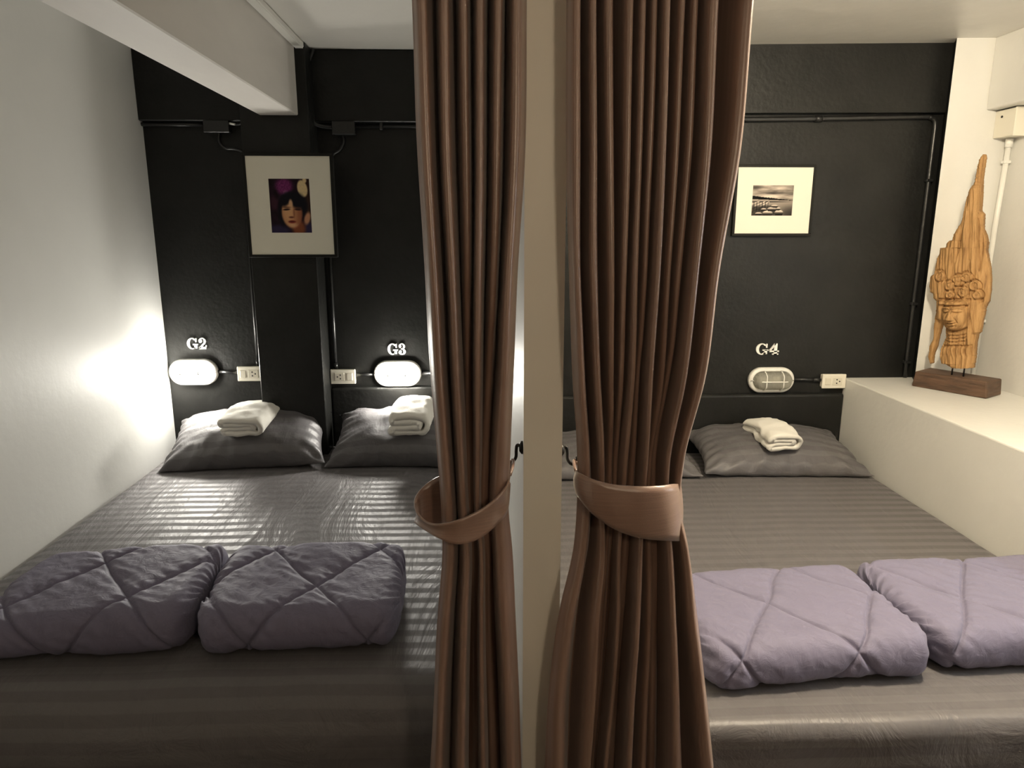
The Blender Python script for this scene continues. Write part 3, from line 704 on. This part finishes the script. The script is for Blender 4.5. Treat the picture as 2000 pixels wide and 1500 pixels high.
def sign(chars, xl, xr, zb, zt, label):
    h = zt - zb; t = thing('raised_number', ((xl + xr) / 2, D, zb), label, 'sign', 'raised bed numbers'); wd = xr - xl; ox = (xl + xr) / 2
    u0 = xl
    names = {'G': 'letter_g', '2': 'digit_two', '3': 'digit_three', '4': 'digit_four'}
    widths = {'G': 0.55 * wd, '2': 0.40 * wd, '3': 0.40 * wd, '4': 0.42 * wd}
    starts = {0: xl, 1: xr - widths[chars[1]]}
    for i, ch in enumerate(chars):
        bm = bmesh.new(); sw = widths[ch] / (1.0 if ch == 'G' else 0.76)
        for q in GLYPH[ch]:
            bm_prism(bm, q, lambda u, v, d, s0=starts[i], sw=sw: Vector((s0 - ox + u * sw, -d, v * h)), 0.0, 0.008)
        bmesh.ops.recalc_face_normals(bm, faces=bm.faces[:])
        obj(names[ch], bm, M['letter'], t)
def wallx(px, py): return at_y(px, py, D - .008).x
def wallz(px, py): return at_y(px, py, D - .008).z
sign('G2', wallx(365, 671), wallx(403, 671), wallz(384, 682), wallz(384, 660), 'raised white slab-serif letters reading G2')
sign('G3', wallx(757, 682), wallx(793, 682), wallz(775, 693), wallz(775, 671), 'raised white slab-serif letters reading G3')
sign('G4', wallx(1477, 682), wallx(1521, 682), wallz(1499, 693), wallz(1499, 671), 'raised white slab-serif letters reading G4')

# ------------------------------------------------------------------ power outlets
def outlet(x, z, y, label, flip=1, dep=0.03):
    t = thing('power_outlet', (x, y, z - 0.035), label, 'outlet', 'ivory power outlets'); zo = 0.035
    obj('back_box', box(-0.056, 0.056, -dep + .006, 0, zo - .032, zo + .032, .003, 1), M['plastic'], t)
    obj('face_plate', box(-0.060, 0.060, -dep - .004, -dep + .006, zo - .036, zo + .036, .004, 2), M['plastic'], t)
    y0 = -dep - .004
    s = flip
    def B(a, b): return (min(a, b), max(a, b))
    a, b = B(s * -0.008, s * 0.040); ins = obj('socket_insert', box(a, b, y0 - .002, y0 + .002, zo - .020, zo + .020, .002, 1), M['plastic2'], t)
    for hx, hz in ((0.012, 0.009), (0.012, -0.009), (0.026, 0.0)):
        bm = bmesh.new(); bm_tube(bm, [(s * hx, y0 - .0026, zo + hz), (s * hx, y0, zo + hz)], 0.0036, 10); obj('socket_hole', bm, M['hole'], ins)
    a, b = B(s * -0.046, s * -0.018); obj('switch', box(a, b, y0 - .003, y0 + .002, zo - .018, zo + .018, .002, 1), M['plastic2'], t)
outlet(-1.116, 0.900, D, 'ivory outlet left of the black column, beside lamp G2', 1)
outlet(-0.676, 0.882, D, 'ivory outlet right of the black column, toward lamp G3', -1)
outlet(1.738, 0.838, D, 'ivory outlet beside lamp G4 at the corner of the white ledge', 1)

# ------------------------------------------------------------------ conduits and junction boxes (painted black)
def pipe(name, pts, r, label, cat='conduit', m='blackp', n=6, straight=False, clips=(), cpl=()):
    bm = bmesh.new(); P = [Vector(p) for p in pts]; c = sum(P, Vector()) / len(P); c.z = min(p.z for p in P)
    t = thing(name, c, label, cat)
    bm_tube(bm, [p - c for p in (P if straight else smooth_path(P, n))], r, 10); obj('tube', bm, M[m], t)
    for p, ax in clips:
        p = Vector(p) - c; q = 0.016
        b2 = box(p.x - (q if ax == 'x' else .007), p.x + (q if ax == 'x' else .007), p.y - r - .003, p.y + r, p.z - (.007 if ax == 'x' else q), p.z + (.007 if ax == 'x' else q), .002, 1); obj('clip', b2, M[m], t)
    for p, q in cpl:
        b2 = bmesh.new(); bm_tube(b2, [Vector(p) - c, Vector(q) - c], r * 1.35, 12); obj('coupling', b2, M[m], t)
    return t
def jbox(x0, x1, y0, y1, z0, z1, label, m='blackp'):
    c = Vector(((x0 + x1) / 2, y1, z0)); t = thing('junction_box', c, label, 'junction box')
    obj('body', box(x0 - c.x, x1 - c.x, y0 - c.y + .006, 0, 0, z1 - z0, .004, 2), M[m], t)
    obj('lid', box(x0 - c.x - .002, x1 - c.x + .002, y0 - c.y, y0 - c.y + .007, -.002, z1 - z0 + .002, .002, 1), M[m], t)
    return t
q = lambda px, py, Y=D - .014: at_y(px, py, Y)
b1a, b1b = at_y(400, 258, 3.335), at_y(446, 230, 3.335)
jbox(b1a.x, b1b.x, 3.325, D, b1a.z, min(b1b.z, 2.042), 'black painted junction box left of the column, near the white beam')
b2a, b2b = at_y(650, 262, 3.335), at_y(692, 234, 3.335)
jbox(b2a.x, b2b.x, 3.325, D, b2a.z, min(b2b.z, 2.042), 'black painted junction box right of the column')
zp = at_y(340, 243, D - .014).z
pipe('conduit', [(XL + .002, D - .014, zp), (b1a.x, D - .014, zp)], 0.009, 'black conduit from the left wall to the left junction box', straight=True)
zp2 = at_y(760, 247, D - .014).z
pipe('conduit', [(b2b.x, D - .014, zp2), (P0 - .002, D - .014, zp2 + .004)], 0.009, 'black conduit running right from the right junction box behind the curtain', straight=True, clips=[((-0.45, D - .014, zp2), 'z')])
pipe('cable', [q(428, 258, D - .012), q(428, 276, D - .012), q(440, 289, D - .012), q(460, 291, D - .012), q(474, 298, D - .012), q(484, 318, D - .012), q(487, 352, D - .012)], 0.006, 'black cable curling from left junction box down behind the portrait', 'cable')
pipe('cable', [q(446, 243, 3.34), q(466, 243, 3.33), q(480, 236, 3.31), q(497, 228, 3.27), q(507, 224, 3.225)], 0.004, 'thin black cable from left junction box to the end of the white beam', 'cable')
pipe('wire_connector', [q(448, 241, 3.335), q(454, 242, 3.33), q(459, 243, 3.325)], 0.0045, 'short white wire connector beside the left junction box', 'connector', m='whitep')
pipe('cable', [q(668, 262, D - .012), q(671, 276, D - .012), q(664, 292, D - .012), q(652, 300, D - .012), q(645, 312, D - .012), q(645, 340, D - .012)], 0.006, 'black cable curling from right junction box down behind the portrait', 'cable')
pipe('cable', [(-0.725, 3.325, 2.338), q(600, 135, 3.325), q(606, 175, 3.325), q(609, 215, 3.325), q(613, 238, 3.330), q(625, 246, 3.34), q(650, 249, 3.345)], 0.008, 'black cable dropping from the ceiling beside the column to the right junction box', 'cable')
xl1 = -1.080; pipe('conduit', [(xl1, D - .011, 0.932), (xl1, D - .011, 1.62)], 0.008, 'black vertical conduit above the outlet left of the column', straight=True, cpl=[((xl1, D - .011, .936), (xl1, D - .011, .965))])
pipe('conduit', [(-0.712, D - .011, 0.914), (-0.712, D - .011, 1.62)], 0.008, 'black vertical conduit above the outlet right of the column', straight=True, cpl=[((-.712, D - .011, .918), (-.712, D - .011, .948))])
pipe('conduit', [(-1.272, D - .012, 0.908), (-1.176, D - .012, 0.903)], 0.008, 'short black conduit between lamp G2 and its outlet', straight=True)
pipe('conduit', [(-0.616, D - .012, 0.886), (-0.529, D - .012, 0.889)], 0.007, 'short black conduit between lamp G3 and its outlet', straight=True)
pipe('conduit', [(-0.301, D - .012, 0.892), (P0 - .002, D - .012, 0.892)], 0.009, 'black conduit running right from lamp G3 behind the curtain', straight=True)
pipe('conduit', [(1.539, D - .012, 0.845), (1.678, D - .012, 0.842)], 0.008, 'short black conduit between lamp G4 and its outlet', straight=True, cpl=[((1.640, D - .012, .843), (1.676, D - .012, .842))])
zr0 = at_y(1443, 233, D - .016).z; rc = at_y(1830, 228, D - .016); rb = at_y(1776, 728, D - .016)
xv = (rc.x + rb.x) / 2 - .012
pipe('conduit', [(P1 + .002, D - .016, zr0 - .012), (1.25, D - .016, zr0), (xv - .10, D - .016, rc.z - .002), (xv - .035, D - .016, rc.z - .002), (xv - .008, D - .016, rc.z - .014), (xv, D - .016, rc.z - .045), (xv, D - .016, rc.z - .12), (xv, D - .016, 1.5), (xv, D - .016, 0.852)], 0.011,
     'long black conduit crossing the right wall above the landscape picture and bending down the corner', n=5, clips=[((xv, D - .016, 1.80), 'x'), ((xv, D - .016, 1.22), 'x'), ((xv, D - .016, .93), 'x')], cpl=[((1.535, D - .016, zr0 + .004), (1.565, D - .016, zr0 + .004))])
# white trunking along the beam and ceiling
tx = -0.760
bm = box(-0.020, 0.018, FRONT + .02, 3.30, -0.022, 0, .003, 1); tr = thing('cable_trunking', (tx, 0, 2.342), 'white cable trunking along the top of the white beam over the left bed', 'trunking')
obj('channel', bm, M['whitep'], tr); obj('cover_strip', box(-0.017, 0.015, FRONT + .02, 3.296, -0.026, -0.021, .001, 1), M['whitep'], tr)
# white box and conduit in the right corner
t = jbox(2.312, XR, 3.130, 3.26, 1.975, 2.092, 'ivory junction box under the beam in the right corner', 'plastic')
obj('screw', bm_tube(bmesh.new(), [(-.0395, -.045, .088), (-.0425, -.045, .088)], .005, 10), M['hole'], t)
for k in range(4): obj('vent_slot', box(.005, .022, -.1315, -.129, .022 + k * .022, .030 + k * .022), M['plastic2'], t)
pipe('conduit', [(2.366, 3.222, 1.972), (2.366, 3.236, 1.6), (2.366, 3.243, 0.852)], 0.0115, 'white conduit going down the right corner behind the carving', m='whitep', straight=True,
     clips=[((2.366, 3.227, 1.872), 'x'), ((2.366, 3.241, 1.15), 'x')], cpl=[((2.366, 3.222, 1.972), (2.366, 3.2235, 1.935))])

# ------------------------------------------------------------------ framed pictures
def picture(x0, x1, z0, z1, ix0, ix1, iz0, iz1, yf, ybk, fw, cols, res, label, plabel, matm, rz=0.0):
    """x0..: visible mat, ix..: print, yf front plane, ybk back plane"""
    c = Vector(((x0 + x1) / 2, ybk, z0 - fw)); t = thing('framed_picture', c, label, 'picture')
    X0, X1, Z0, Z1 = x0 - c.x, x1 - c.x, z0 - c.z, z1 - c.z; F_ = yf - c.y
    for b in (box(X0 - fw, X1 + fw, F_ - .004, 0, Z0 - fw, Z0, .0015, 1), box(X0 - fw, X1 + fw, F_ - .004, 0, Z1, Z1 + fw, .0015, 1), box(X0 - fw, X0, F_ - .004, 0, Z0, Z1, .0015, 1), box(X1, X1 + fw, F_ - .004, 0, Z0, Z1, .0015, 1)):
        obj('frame_bar', b, M['frame'], t)
    bm = bmesh.new(); a = (ix0 - c.x, ix1 - c.x, iz0 - c.z, iz1 - c.z)
    for bx in ((X0, X1, Z0, a[2]), (X0, X1, a[3], Z1), (X0, a[0], a[2], a[3]), (a[1], X1, a[2], a[3])): bm_box(bm, bx[0], bx[1], F_, F_ + .003, bx[2], bx[3])
    obj('mat_board', bm, matm, t)
    nx, nz = res; verts, faces, cc = [], [], []
    for j in range(nz + 1):
        for i in range(nx + 1):
            u, v = i / nx, j / nz; verts.append((a[0] + (a[1] - a[0]) * u, F_ + .0015, a[2] + (a[3] - a[2]) * v)); cc.append(lin(tuple(max(0, min(1, k)) for k in cols(u, v))))
    for j in range(nz):
        for i in range(nx): k = j * (nx + 1) + i; faces.append((k, k + 1, k + nx + 2, k + nx + 1))
    me = bpy.data.meshes.new('print'); me.from_pydata(verts, [], faces); me.update()
    at = me.color_attributes.new('Col', 'FLOAT_COLOR', 'POINT')
    for i, k in enumerate(cc): at.data[i].color = k + (1,)
    pr = obj('print', me, M['print'], t); pr['label'] = plabel
    obj('backing', box(X0 - fw * .5, X1 + fw * .5, F_ + .004, 0, Z0 - fw * .5, Z1 + fw * .5), M['frame'], t)
def sm(x, a, b):
    t = min(1, max(0, (x - a) / (b - a))); return t * t * (3 - 2 * t)
def ell(u, v, cu, cv, ru, rv, soft=0.12, ang=0.0):
    du, dv = u - cu, v - cv; ca, sa = math.cos(ang), math.sin(ang); a, b = du * ca + dv * sa, -du * sa + dv * ca
    return 1 - sm(math.sqrt((a / ru) ** 2 + (b / rv) ** 2), 1 - soft, 1 + soft)
def mixc(a, b, t): return tuple(x + (y - x) * t for x, y in zip(a, b))
def portrait(u, v):
    nz = noise.noise(Vector((u * 9, v * 9, 2))); nf = noise.noise(Vector((u * 30, v * 30, 5)))
    c = (0.12 + .05 * nz, 0.06 + .03 * nz, 0.10 + .05 * nz)
    c = mixc(c, (0.20, 0.13, 0.09), sm(u, .75, .95) * .8)
    c = mixc(c, (0.40 + .12 * nf, 0.15 + .08 * nf, 0.34 + .1 * nf), ell(u, v, .37, .86, .20, .15, .35))
    c = mixc(c, (0.62, 0.42, 0.55), ell(u, v, .40, .74, .06, .05, .5) * .6)
    c = mixc(c, (0.80 + .05 * nf, 0.71 + .05 * nf, 0.54), max(ell(u, v, .82, .82, .12, .16, .15, .35), ell(u, v, .88, .97, .05, .05, .3)))
    c = mixc(c, (0.32, 0.17, 0.22), ell(u, v, .10, .55, .10, .13, .6) * .5)
    c = mixc(c, (0.18, 0.15, 0.26), max(ell(u, v, .15, .02, .30, .12, .4), ell(u, v, .93, .06, .14, .14, .4)))   # dark garment
    c = mixc(c, (0.50, 0.28, 0.18), ell(u, v, .68, .08, .16, .16, .4))                                         # neck
    c = mixc(c, (0.72, 0.52, 0.40), ell(u, v, .90, .27, .07, .12, .4, -.4))
    c = mixc(c, (0.05, 0.05, 0.08), ell(u, v, .57, .50, .34, .26, .2))                                          # hair
    c = mixc(c, (0.05, 0.05, 0.08), ell(u, v, .30, .38, .10, .24, .4))
    face = ell(u, v, .53, .37, .255, .285, .12, .08)
    skin = mixc((0.64, 0.42, 0.29), (0.80, 0.61, 0.44), ell(u, v, .44, .40, .16, .28, .7)); skin = mixc(skin, (0.46, 0.27, 0.20), sm(u, .58, .80) * .55)
    skin = mixc(skin, (0.86, 0.70, 0.55), ell(u, v, .54, .14, .10, .04, .8) * .6)
    c = mixc(c, skin, face)
    fr = ell(u, v, .62, .60, .28, .12, .3, -.35); c = mixc(c, (0.05, 0.05, 0.08), fr)                           # fringe
    c = mixc(c, (0.05, 0.05, 0.08), ell(u, v, .36, .60, .12, .10, .4, .5))
    c = mixc(c, (0.78, 0.62, 0.47), ell(u, v, .51, .53, .05, .09, .4))
    for ex in (.40, .68):
        c = mixc(c, (0.16, 0.09, 0.09), ell(u, v, ex, .435, .085, .018, .5, .06 if ex < .5 else -.05)); c = mixc(c, (0.22, 0.13, 0.10), ell(u, v, ex, .475, .10, .012, .6) * .7)
    c = mixc(c, (0.40, 0.22, 0.16), ell(u, v, .51, .29, .06, .018, .6)); c = mixc(c, (0.45, 0.27, 0.19), ell(u, v, .58, .37, .025, .09, .7) * .6)
    c = mixc(c, (0.50, 0.18, 0.15), ell(u, v, .52, .205, .09, .028, .4)); c = mixc(c, (0.25, 0.09, 0.08), ell(u, v, .52, .21, .085, .007, .5))
    return c
def shore(u, v):
    n1 = fbm(Vector((u * 2.2, v * 7, 3)), 4); g = 0.72 + 0.22 * n1 - 0.10 * sm(u, .5, 1)
    g -= 0.35 * ell(u, v, .10, .93, .22, .05, .8) + 0.18 * ell(u, v, .45, .74, .35, .03, .9); g += .12 * ell(u, v, .45, .62, .5, .06, .9)
    top = 0.66 - 0.155 * u + 0.022 * noise.noise(Vector((u * 26, 1, 1))) * (1 - u); low = 0.545 - 0.05 * u
    if v < low + .01:
        g = 0.70 - .10 * (low - v) / low - .30 * sm(u, .55, 1) * sm(.5 - v, 0, .45)
        g -= .35 * ell(u, v, .30, .46, .55, .018, .6)
    if low < v < top: g = 0.07
    # pier rails and rocks
    if v < 0.47:
        for k in range(3):
            f = 0.16 + .11 * k + (0.30 - .04 * k) * min(u / .42, 1)
            if u < .42 and abs(v - f) < .014: g = 0.90
        for k in range(6):
            x = .05 + .07 * k
            if abs(u - x) < .008 and v > .12 + .25 * u and v < .46: g = 0.12
        rk = sm(.66 - u + .25 * (0.3 - v), 0, .08) * sm(.36 - v + .05 * u, 0, .1)
        g = g * (1 - rk * .75) + rk * .75 * (.24 + .15 * noise.noise(Vector((u * 18, v * 18, 4))))
        for (cu, cv, ru, rv) in ((.40, .07, .13, .10), (.50, .21, .12, .07), (.68, .09, .11, .10), (.56, .31, .09, .05), (.18, .06, .09, .05), (.30, .20, .07, .05), (.66, .22, .06, .05)):
            e = ell(u, v, cu, cv, ru, rv, .12); g = g * (1 - e) + e * (.30 + .62 * sm((v - cv) / rv, -.3, .7))
            if cv - rv * .9 < v < cv - rv * .35 and abs(u - cu) < ru * .8: g *= .35
    g = max(0.03, min(.95, g)); g = g ** 1.45 if g < .5 else g - .134 * (1 - g) / .5; return (g, g * .93, g * .86)
picture(-1.013, -0.654, 1.466, 1.882, -0.921, -0.747, 1.560, 1.788, 3.196, 3.22, 0.013, portrait, (84, 108), 'large black framed portrait print with cream mat on the black column', 'colour portrait of a dark haired person with flowers', M['mat2'])
picture(1.191, 1.547, 1.556, 1.857, 1.266, 1.460, 1.638, 1.776, 3.360, 3.38, 0.012, shore, (110, 80), 'small black framed landscape print with cream mat on the right wall', 'black and white photo of a rocky shore and jetty', M['mat'])

# ------------------------------------------------------------------ carved wooden bust on a stand
SP = Vector((2.150, 3.085, 0.85)); SE = Vector((0.524, -0.852, 0)); SN = Vector((-0.852, -0.524, 0))
def st_uv(cx_, cy_):
    p = at_plane(1760 + cx_ * 0.3468, 280 + cy_ * 0.3468, SP, SN) - SP; return p.dot(SE), p.z
RIGHT = [(476, 62), (483, 78), (478, 110), (470, 160), (465, 200), (462, 300), (456, 380), (474, 398), (470, 480), (488, 520), (495, 560), (489, 600), (497, 640), (508, 700), (512, 760), (509, 830), (500, 890), (482, 920), (476, 960), (465, 1000), (455, 1060), (441, 1072), (430, 1120), (425, 1200), (414, 1262)]
LEFT = [(466, 62), (450, 90), (435, 160), (425, 220), (400, 265), (385, 310), (370, 380), (350, 450), (335, 472), (310, 512), (300, 545), (284, 548), (268, 565), (262, 600), (242, 612), (232, 588), (226, 625), (215, 645), (203, 700), (198, 735), (176, 748), (171, 800), (176, 836), (192, 845), (196, 872), (212, 890), (208, 950), (206, 985), (244, 1000), (262, 1040), (265, 1090), (240, 1150), (231, 1200), (240, 1238), (262, 1240), (300, 1262)]
SL = [(206, 950), (195, 980), (190, 1030), (188, 1100), (165, 1140), (160, 1200), (168, 1238)]
SR = [(262, 950), (252, 980), (236, 1030), (220, 1085), (207, 1145), (190, 1185), (184, 1238)]
def edge_at(lst, y): return float(np.interp(y, [p[1] for p in lst], [p[0] for p in lst]))
def gs(x, s): return math.exp(-(x / s) ** 2)
def relief(x, y):
    """carving depth in m at crop coordinates"""
    d = 0.0
    gr = noise.noise(Vector((x * 0.035, y * 0.004, 1))) + .6 * noise.noise(Vector((x * 0.09, y * 0.008, 4)))
    rough = 1 - 0.8 * ((1 - sm(abs(x - 328), 60, 85)) * sm(y, 880, 900) * (1 - sm(y, 1045, 1065)))
    d += 0.010 * gr * rough
    fx, fy = (x - 329) / 72, (y - 962) / 86
    r2 = fx * fx + fy * fy
    if y > 886: d += 0.040 * max(0, 1 - r2) ** 0.55
    d += 0.012 * (sm(y, 882, 890) - sm(y, 902, 908)) * (1 - sm(abs(x - 328), 80, 92))                    # diadem band
    d -= 0.012 * gs(y - 876, 6) * (1 - sm(abs(x - 328), 85, 100)) + 0.008 * gs(y - 911, 4) * (1 - sm(abs(x - 328), 70, 85))
    nw = 8 + 9 * sm(y, 945, 985)
    d += 0.018 * gs(x - 325, nw) * sm(y, 918, 985) * (1 - sm(y, 990, 996)) + 0.010 * gs(x - 325, 21) * gs(y - 984, 7)   # nose
    for sx in (-1, 1):
        ex = 327 + sx * 34
        d -= 0.010 * gs(x - ex, 24) * gs(y - 940, 15)                                                       # sockets
        d += 0.014 * gs(x - ex, 21) * gs(y - 940, 9) - 0.013 * gs(x - ex, 24) * gs(y - 948 + 5 * ((x - ex) / 24) ** 2, 3.4)   # lids
        d += 0.010 * gs(y - (924 - 8 * math.cos((x - ex) / 26) + 4), 5.0) * (1 - sm(abs(x - ex), 26, 34))    # brows
        d -= 0.008 * gs(y - (916 - 8 * math.cos((x - ex) / 26) + 4), 3.4) * (1 - sm(abs(x - ex), 26, 34))
        d += 0.006 * gs(x - (327 + sx * 42), 22) * gs(y - 985, 20)
        d -= 0.009 * gs(x - (327 + sx * (22 + (y - 975) * .45)), 4) * sm(y, 972, 982) * (1 - sm(y, 1000, 1010))
    mo = 3.0 * ((x - 325) / 24) ** 2
    d += 0.012 * gs(x - 325, 26) * (gs(y - 1003 + mo, 4) + .9 * gs(y - 1015 + mo, 5)) - 0.012 * gs(x - 325, 29) * gs(y - 1009 + mo, 2.8)
    d -= 0.007 * gs(x - 325, 20) * gs(y - 1024, 4)
    d += 0.009 * gs(x - 325, 20) * gs(y - 1036, 8)
    d -= 0.020 * gs(y - 1054 + 18 * ((x - 327) / 70) ** 2, 6) * (1 - sm(abs(x - 327), 62, 80))
    for yy in (1072, 1090, 1108): d -= 0.010 * gs(y - yy - 7 * (1 - ((x - 327) / 60) ** 2), 3.6) * (1 - sm(abs(x - 327), 60, 75))
    d -= 0.012 * gs(y - 1136, 5) * (1 if 255 < x < 420 else 0)
    d += 0.007 * math.sin(x * 0.24 + math.sin(y * .05)) * gs(y - 1165, 26)
    # crown ornament: discs and tongues
    for (ox, oy, rr) in ((243, 745, 24), (300, 800, 22), (350, 770, 26), (398, 752, 22), (440, 800, 24), (375, 835, 22), (300, 850, 18), (455, 850, 20)):
        r = math.hypot(x - ox, y - oy); d += 0.008 * gs(r - rr, 6) + .006 * gs(r, 8) - .010 * gs(r - rr - 9, 5)
    d -= 0.018 * gs(x - (412 + 4 * math.sin(y * .02)), 4) * sm(y, 640, 700) * (1 - sm(y, 850, 880))               # long crack
    d -= 0.012 * gs(x - (455 - (y - 400) * -.02), 4) * sm(y, 400, 440) * (1 - sm(y, 700, 740))
    d -= 0.010 * gs(x - 330 - (700 - y) * .18, 5) * sm(y, 300, 360) * (1 - sm(y, 640, 690))
    d -= 0.022 * gs(math.hypot((x - 468), (y - 880) * .8), 12)
    for sx in (-1, 1): d += 0.012 * gs(x - (327 + sx * 88), 14) * gs(y - 955, 34) - 0.008 * gs(x - (327 + sx * 88), 5) * gs(y - 955, 20)   # ears
    return d
def st_piece(bm, Lf, Rt, y0, y1, nrow, ncol, thick, rel=True):
    fr, bk = [], []
    for j in range(nrow + 1):
        y = y0 + (y1 - y0) * j / nrow; a, b = edge_at(Lf, y), edge_at(Rt, y)
        a += 3.0 * noise.noise(Vector((y * .11, 1, 7))); b += 3.0 * noise.noise(Vector((y * .11, 5, 9)))
        rf, rb = [], []
        for i in range(ncol + 1):
            t = i / ncol; x = a + (b - a) * t
            if rel and y > 900: x2 = x
            yy = y + (4 * noise.noise(Vector((x * .12, 3, 1))) if j in (0, nrow) else 0)
            u, v = st_uv(x, yy); e = 1 - (2 * t - 1) ** 2
            wd = (b - a) * 0.00085
            dep = min(thick, wd) * (0.35 + 0.65 * e ** 0.5) + (relief(x, y) * (0.25 + .75 * min(1, e * 4)) if rel else .006 * noise.noise(Vector((x * .06, y * .02, 2))))
            p = SE * u + Vector((0, 0, v)); rf.append(bm.verts.new(p + SN * dep)); rb.append(bm.verts.new(p - SN * (0.012 * e + .004)))
        fr.append(rf); bk.append(rb)
    for j in range(nrow):
        for i in range(ncol):
            bm.faces.new((fr[j][i], fr[j + 1][i], fr[j + 1][i + 1], fr[j][i + 1])); bm.faces.new((bk[j][i], bk[j][i + 1], bk[j + 1][i + 1], bk[j + 1][i]))
        bm.faces.new((fr[j][0], bk[j][0], bk[j + 1][0], fr[j + 1][0])); bm.faces.new((fr[j][-1], fr[j + 1][-1], bk[j + 1][-1], bk[j][-1]))
    for j in (0, nrow):
        for i in range(ncol):
            bm.faces.new((fr[j][i], fr[j][i + 1], bk[j][i + 1], bk[j][i]) if j == 0 else (fr[j][i], bk[j][i], bk[j][i + 1], fr[j][i + 1]))
statue = thing('carved_bust', SP, 'weathered orange wood carved head with tall pointed crown on a dark base', 'sculpture')
bm = bmesh.new(); st_piece(bm, LEFT, RIGHT, 62, 1262, 380, 130, 0.050); st_piece(bm, SL, SR, 952, 1238, 50, 8, 0.022, False)
bmesh.ops.recalc_face_normals(bm, faces=bm.faces[:]); obj('carving', bm, M['carved'], statue, smooth=True)
rot = Matrix.Rotation(math.atan2(SE.y, SE.x), 4, 'Z')
bm = box(-0.142, 0.178, -0.060, 0.085, 0.0, 0.074, .006, 2)
for v in bm.verts:
    v.co += Vector((0.004 * noise.noise(v.co * 20), 0.004 * noise.noise(v.co * 17 + Vector((3, 1, 2))), 0.004 * noise.noise(v.co * 15) if v.co.z > .03 else 0))
    if v.co.z > .04: v.co.x *= .965
bm.transform(rot); obj('base_block', bm, M['wood_dark'], statue)
for cx_ in (299, 366):
    u, v = st_uv(cx_, 1250); p = SE * u + SN * 0.012
    bm = bmesh.new(); bm_tube(bm, [p + Vector((0, 0, 0.06)), p + Vector((0, 0, v + 0.03))], 0.0035, 10); obj('support_rod', bm, M['iron'], statue)
